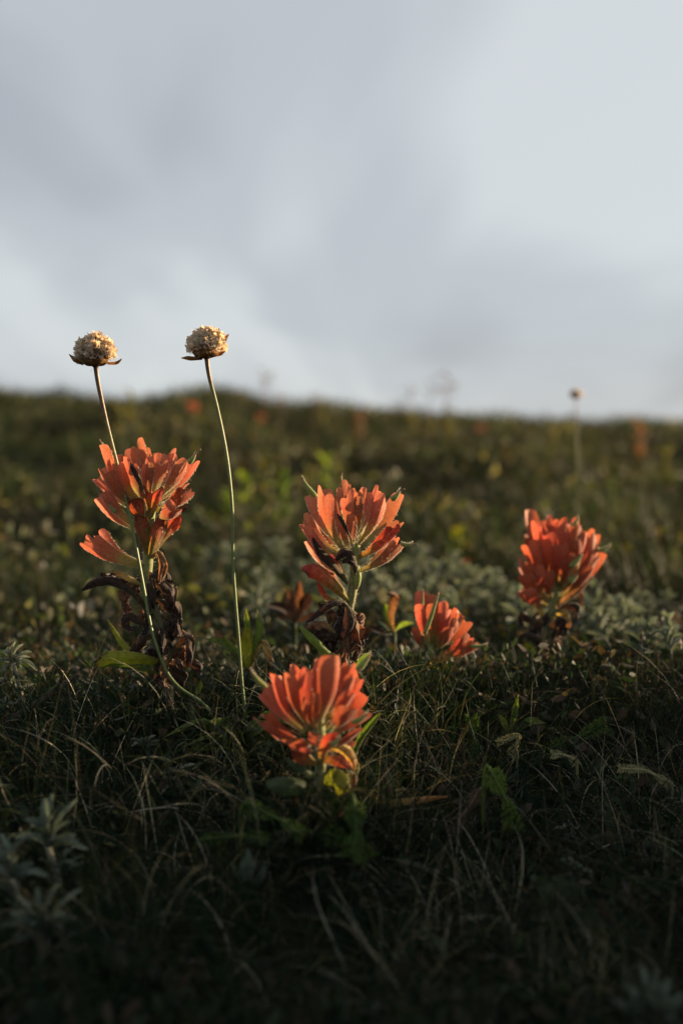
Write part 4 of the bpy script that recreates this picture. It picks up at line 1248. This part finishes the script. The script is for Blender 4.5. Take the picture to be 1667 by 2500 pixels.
leaf_plant('broad_leaf_plant', 'broad dark green leaves fanning from one point under a small rosette', (1385, 2240), .345,
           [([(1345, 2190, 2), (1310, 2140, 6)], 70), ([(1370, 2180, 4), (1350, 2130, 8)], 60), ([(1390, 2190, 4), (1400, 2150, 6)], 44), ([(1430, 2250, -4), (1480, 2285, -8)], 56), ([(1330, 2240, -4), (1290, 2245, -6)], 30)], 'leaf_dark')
leaf_plant('spoon_leaf_plant', 'two spoon-shaped grey-green leaves standing in the turf', (604, 2165), .375,
           [([(605, 2120, 0), (607, 2070, 1)], 40, 'silver_dull', (0, -1, .2)), ([(635, 2140, -2), (650, 2100, -3)], 22, 'silver_dull', (0.3, -1, .2))], 'silver_dull')
leaf_plant('upright_leaf_plant', 'upright green leaves lit from behind, beside the lone thrift stalk', (606, 1640), .44,
           [([(602, 1590, -2), (606, 1525, -3)], 42, 'leaf_yellow', (-.4, -1, .1)), ([(606, 1570, 3), (598, 1470, 5)], 24, 'leaf_green', (.6, -1, .1)), ([(630, 1550, 2), (628, 1490, 4)], 22, 'leaf_green', (.6, -1, .1)),
            ([(560, 1580, -2), (500, 1560, -4)], 26, 'leaf_green'), ([(640, 1570, 1), (655, 1600, -2), (668, 1640, -6)], 20, 'leaf_tan'), ([(540, 1560, -1), (520, 1535, 2)], 20, 'withered_tan')], 'leaf_green')
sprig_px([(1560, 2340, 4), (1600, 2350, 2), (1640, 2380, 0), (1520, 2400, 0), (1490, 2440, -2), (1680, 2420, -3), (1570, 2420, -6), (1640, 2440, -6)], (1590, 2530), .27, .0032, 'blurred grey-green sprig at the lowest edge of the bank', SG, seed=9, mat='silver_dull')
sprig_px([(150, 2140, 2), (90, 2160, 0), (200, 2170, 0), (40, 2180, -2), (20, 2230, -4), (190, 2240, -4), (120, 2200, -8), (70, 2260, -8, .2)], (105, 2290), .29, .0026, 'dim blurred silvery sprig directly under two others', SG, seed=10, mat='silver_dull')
leaf_plant('upright_leaf_plant', 'hooded dark green upright leaf above the hooked feathery leaf', (1246, 1800), .425,
           [([(1250, 1750, 0), (1264, 1695, 0)], 24, 'leaf_green', (.7, -1, 0)), ([(1230, 1770, -2), (1215, 1740, -3)], 20), ([(1290, 1765, 0), (1330, 1765, 2)], 24)], 'leaf_green')
leaf_plant('bud_plant', 'short plant with an orange bud behind the middle paintbrush', (720, 1520), .54,
           [([(724, 1480, -2), (732, 1418, -2)], 40, 'withered_tan', (0, -1, 0)), ([(712, 1490, -3), (700, 1430, -4)], 30, 'withered_tan', (0, -1, 0)), ([(690, 1490, -4), (650, 1475, -6)], 34, 'withered'), ([(745, 1480, -4), (755, 1445, -5)], 36, 'withered'),
            ([(700, 1510, -4), (670, 1510, -6)], 26, 'withered_tan'), ([(760, 1510, -3), (790, 1500, -3)], 30, 'withered')], 'withered')
leaf_plant('withered_plant', 'withered tan stalk between the middle and smallest paintbrush', (962, 1545), .50,
           [([(955, 1500, -2), (965, 1455, -2), (940, 1450, -3)], 26, 'withered_tan', (-.5, -1, 0)), ([(945, 1500, 2), (940, 1470, 2)], 24, 'leaf_green', (0, -1, 0)), ([(980, 1530, -4), (1010, 1520, -6)], 20, 'leaf_green'), ([(930, 1545, -4), (900, 1530, -6)], 22, 'withered')], 'withered')
# dead pointed blade, twig
def single_blade(name, path, d, w, mat, label, cat, prof=None, O=(0, -.6, .8)):
    sp = [P(q[0], q[1], d + q[2] * .001) for q in path]
    base = sp[0]
    mb = MB()
    blade_surface(mb, sp, nrm(O), w * d / F, cup=.5, prof=prof or [(0, .8), (.4, 1), (.8, .5), (1, .06)], nu=19, nv=7, crump=.02, fold=.3)
    o = link(name, mb.mesh(name, base), M[mat], None, base)
    return tag(o, label, cat)


single_blade('dead_grass', [(880, 1962, -2), (960, 1955, -4), (1030, 1948, -6), (1120, 1941, -8)], .365, 26, 'leaf_tan', 'rust-brown pointed dead blade lying level beside the nearest paintbrush', 'leaf')
single_blade('broad_grass', [(862, 1850, 0), (885, 1800, -2), (915, 1760, -4), (935, 1735, -4)], .36, 20, 'leaf_green', 'broad green grass blade slanting up beside the nearest paintbrush', 'leaf', O=(.4, -1, .2))
single_blade('broad_grass', [(255, 1500, 20), (280, 1540, 18), (300, 1570, 16), (330, 1600, 14)][::-1], .42, 16, 'leaf_yellow', 'yellowish grass blade behind the flat yellow-green leaf', 'leaf', O=(.4, -1, .2))
single_blade('broad_grass', [(560, 2020, 0), (575, 1970, -2), (592, 1920, -2), (590, 1890, -2)], .372, 16, 'withered_tan', 'pale bent grass blade under the thrift tuft', 'leaf', O=(1, -1, 0))
single_blade('broad_grass', [(440, 2075, -4), (500, 2030, -3), (550, 1990, -2), (570, 1960, 0)], .368, 15, 'withered_tan', 'wide dull grass blade slanting across the dark turf', 'leaf', O=(.4, -.6, .8))
mb = MB()
tp = [P(-25, 1790, .40), P(60, 1740, .405), P(130, 1690, .41), P(190, 1648, .42)]
tube(mb, tp, [.0022, .0019, .0017, .0009], n=22, k=8)
tube(mb, [tp[2], P(150, 1660, .405), P(155, 1640, .40)], [.001, .0008, .0004], n=8, k=6)
tag(link('twig', mb.mesh('twig', tp[0]), M['twig'], None, tp[0]), 'dark dead twig lying across the turf beside the silvery rosettes', 'twig')

# thrift tuft: narrow arching leaves from one point
cc = P(578, 1865, .388)
base = np.array([cc[0], cc[1] + .003, min(cc[2], hz(cc[0], cc[1])) - .003])
tuft = thing('thrift_tuft', base, 'tuft of narrow arching dark green leaves at the thrift stalks', 'plant')
trs = np.random.default_rng(5)
for i in range(46):
    a = trs.uniform(-1.9, 1.9) if i % 3 else trs.uniform(-3.1, 3.1)
    L = trs.uniform(.014, .032)
    out_ = np.array([math.sin(a), -.45 * math.cos(a * .5) + trs.normal(0, .2), 0])
    p1 = cc + out_ * L * .4 + np.array([0, 0, L * trs.uniform(.45, .75)])
    p2 = cc + out_ * L * trs.uniform(.8, 1.15) + np.array([0, 0, L * trs.uniform(.25, .7)])
    leaf_obj('leaf', [base, cc + out_ * .001, p1, p2], nrm(out_ * .5 + np.array([0, -.4, .8])), trs.uniform(.0009, .0015), 'leaf_green', base, tuft, cup=.5, prof=[(0, 1), (.7, .9), (1, .15)], nu=11, nv=5, seed=i)

# ------------------------------------------------------------------ things far back on the rise
def ground_spot(px, d):
    p = P(px, 1200, d)
    return (p[0], p[1], hz(p[0], p[1]) - .003)


FG = 'distant red paintbrushes on the rise'
for px, d, s, lab in [(478, 2.3, .6, 'blurred red paintbrush far up the rise between the thrift stalks'),
                      (635, 2.6, .55, 'blurred dark red paintbrush near the skyline right of the lone thrift stalk'),
                      (1172, 2.9, .6, 'blurred red paintbrush breaking the far skyline'),
                      (1110, .80, .3, 'blurred red paintbrush half hidden in silvery foliage'),
                      (1140, .9, .25, 'tiny red paintbrush blur behind the silvery foliage')]:
    dup(PROTO, ground_spot(px, d), random.uniform(0, 6.28), s, lab, FG)


def forb(px, d, n, hgt, mat, label, group=None, lw=.012, seed=0):
    rs = np.random.default_rng(300 + seed)
    b = np.array(ground_spot(px, d))
    root = thing('leafy_plant', b, label, 'plant', group)
    mb = MB(); tube(mb, [b, b + np.array([.003, 0, hgt * .5]), b + np.array([.0, 0, hgt])], [.002, .0018, .001], n=8, k=6)
    link('stem', mb.mesh('stem', b), M['stem'], root)
    for i in range(n):
        a = i * 2.4 + rs.normal(0, .3); z0 = hgt * (.1 + .85 * i / n); el_ = rs.uniform(.3, 1.1); L = hgt * rs.uniform(.35, .55)
        d_ = np.array([math.cos(a) * math.cos(el_), math.sin(a) * math.cos(el_), math.sin(el_)])
        up = nrm(np.array([0, 0, 1.]) - d_ * d_[2]); p0 = b + np.array([0, 0, z0])
        leaf_obj('leaf', [p0, p0 + d_ * L * .5 + up * L * .1, p0 + d_ * L], -up, lw * rs.uniform(.7, 1.2), mat, b, root, seed=i, nu=8, nv=5)
    return root


LG = 'yellow-green leafy plants on the rise'
for i, (px, d, h) in enumerate([(600, 1.25, .055), (650, 1.3, .07), (690, 1.2, .06), (760, 1.45, .06), (800, 1.5, .08), (825, 1.55, .07), (560, 1.2, .04)]):
    forb(px, d, 11, h, 'forb' if i % 2 else 'leaf_green', ['olive leafy plant, shortest but one, on the rise behind the lone thrift stalk', 'tall olive leafy plant on the rise just right of the lone thrift stalk', 'mid-sized green leafy plant on the rise near the lone thrift stalk', 'olive leafy plant on the rise above the sharp middle paintbrush', 'tallest green leafy plant on the rise above the sharp middle paintbrush', 'broad olive leafy plant on the rise above the sharp middle paintbrush, farthest up', 'smallest green leafy plant low on the rise behind the lone thrift stalk'][i], LG, seed=i)
forb(1115, 1.0, 9, .035, 'leaf_yellow', 'single yellow leafy plant on the rise left of the apart paintbrush', seed=31)
TG = 'tall pale plants along the far rise'
for i, (px, d, h) in enumerate([(300, 1.9, .09), (330, 2.0, .1), (1100, 2.4, .1), (1390, 2.1, .10), (1350, 2.2, .07), (1560, 2.2, .10), (880, 2.6, .09), (790, 2.7, .09), (1620, 1.8, .07), (1010, 2.5, .08), (60, 1.3, .04), (1250, 2.6, .08)]):
    forb(px, d, 10, h, 'withered_tan' if i in (5, 6) else 'forb', ['olive leafy plant far behind the stalk that crosses a paintbrush', 'tall olive leafy plant far behind the tallest paintbrush', 'olive leafy plant under the faint skyline stalks', 'tall olive leafy plant on the far rise under the small dark seed head', 'short olive leafy plant on the far rise beside the small dark seed head', 'brownish dried leafy plant high on the far rise', 'brownish dried leafy plant near the skyline above the middle paintbrush', 'olive leafy plant near the skyline above the middle paintbrush', 'short leafy plant on the rise beyond the apart paintbrush', 'short olive plant near the skyline stalks', 'very low leafy plant in the grass beyond the bright silvery rosette', 'olive plant near the skyline left of the small dark seed head'][i], TG, seed=50 + i, lw=.014)


# thin grass stalks against the sky
def stalk(px, d, hgt, label, group, seed, lean=.0):
    rs = np.random.default_rng(seed)
    b = np.array(ground_spot(px, d))
    root = thing('grass_stalk', b, label, 'grass stalk', group)
    top = b + np.array([lean, 0, hgt])
    mb = MB(); sp = tube(mb, [b, (b + top) / 2 + np.array([lean * .2, 0, 0]), top], [.0012, .001, .0005], n=16, k=5)
    link('stem', mb.mesh('stem', b), M['husk'], root)
    for i in range(9):
        q = sp[-1 - i // 2]
        a = rs.uniform(0, 6.28)
        dr = np.array([math.cos(a), math.sin(a) * .6, rs.uniform(.2, 1.2)])
        L = rs.uniform(.01, .022)
        mb = MB()
        tube(mb, [q, q + dr * L * .7], [.0003, .0003], n=3, k=4)
        tube(mb, [q + dr * L * .6, q + dr * L * .85, q + dr * L * 1.2], [.0006, .0022, .0004], n=6, k=6)
        link('spikelet', mb.mesh('spikelet', b), M['husk'], root)
    return root


KG = 'thin seeding stalks on the skyline'
for i, (px, d, h, le) in enumerate([(655, 2.6, .16, -.01), (640, 2.7, .13, .015), (1020, 2.4, .17, .03), (1050, 2.5, .16, .05), (1095, 2.4, .17, -.01), (1010, 2.6, .13, -.02), (680, 2.5, .1, .01), (770, 2.6, .12, .0)]):
    stalk(px, d, h, 'thin seeding grass stalk showing faintly above the skyline', KG, 700 + i, le)
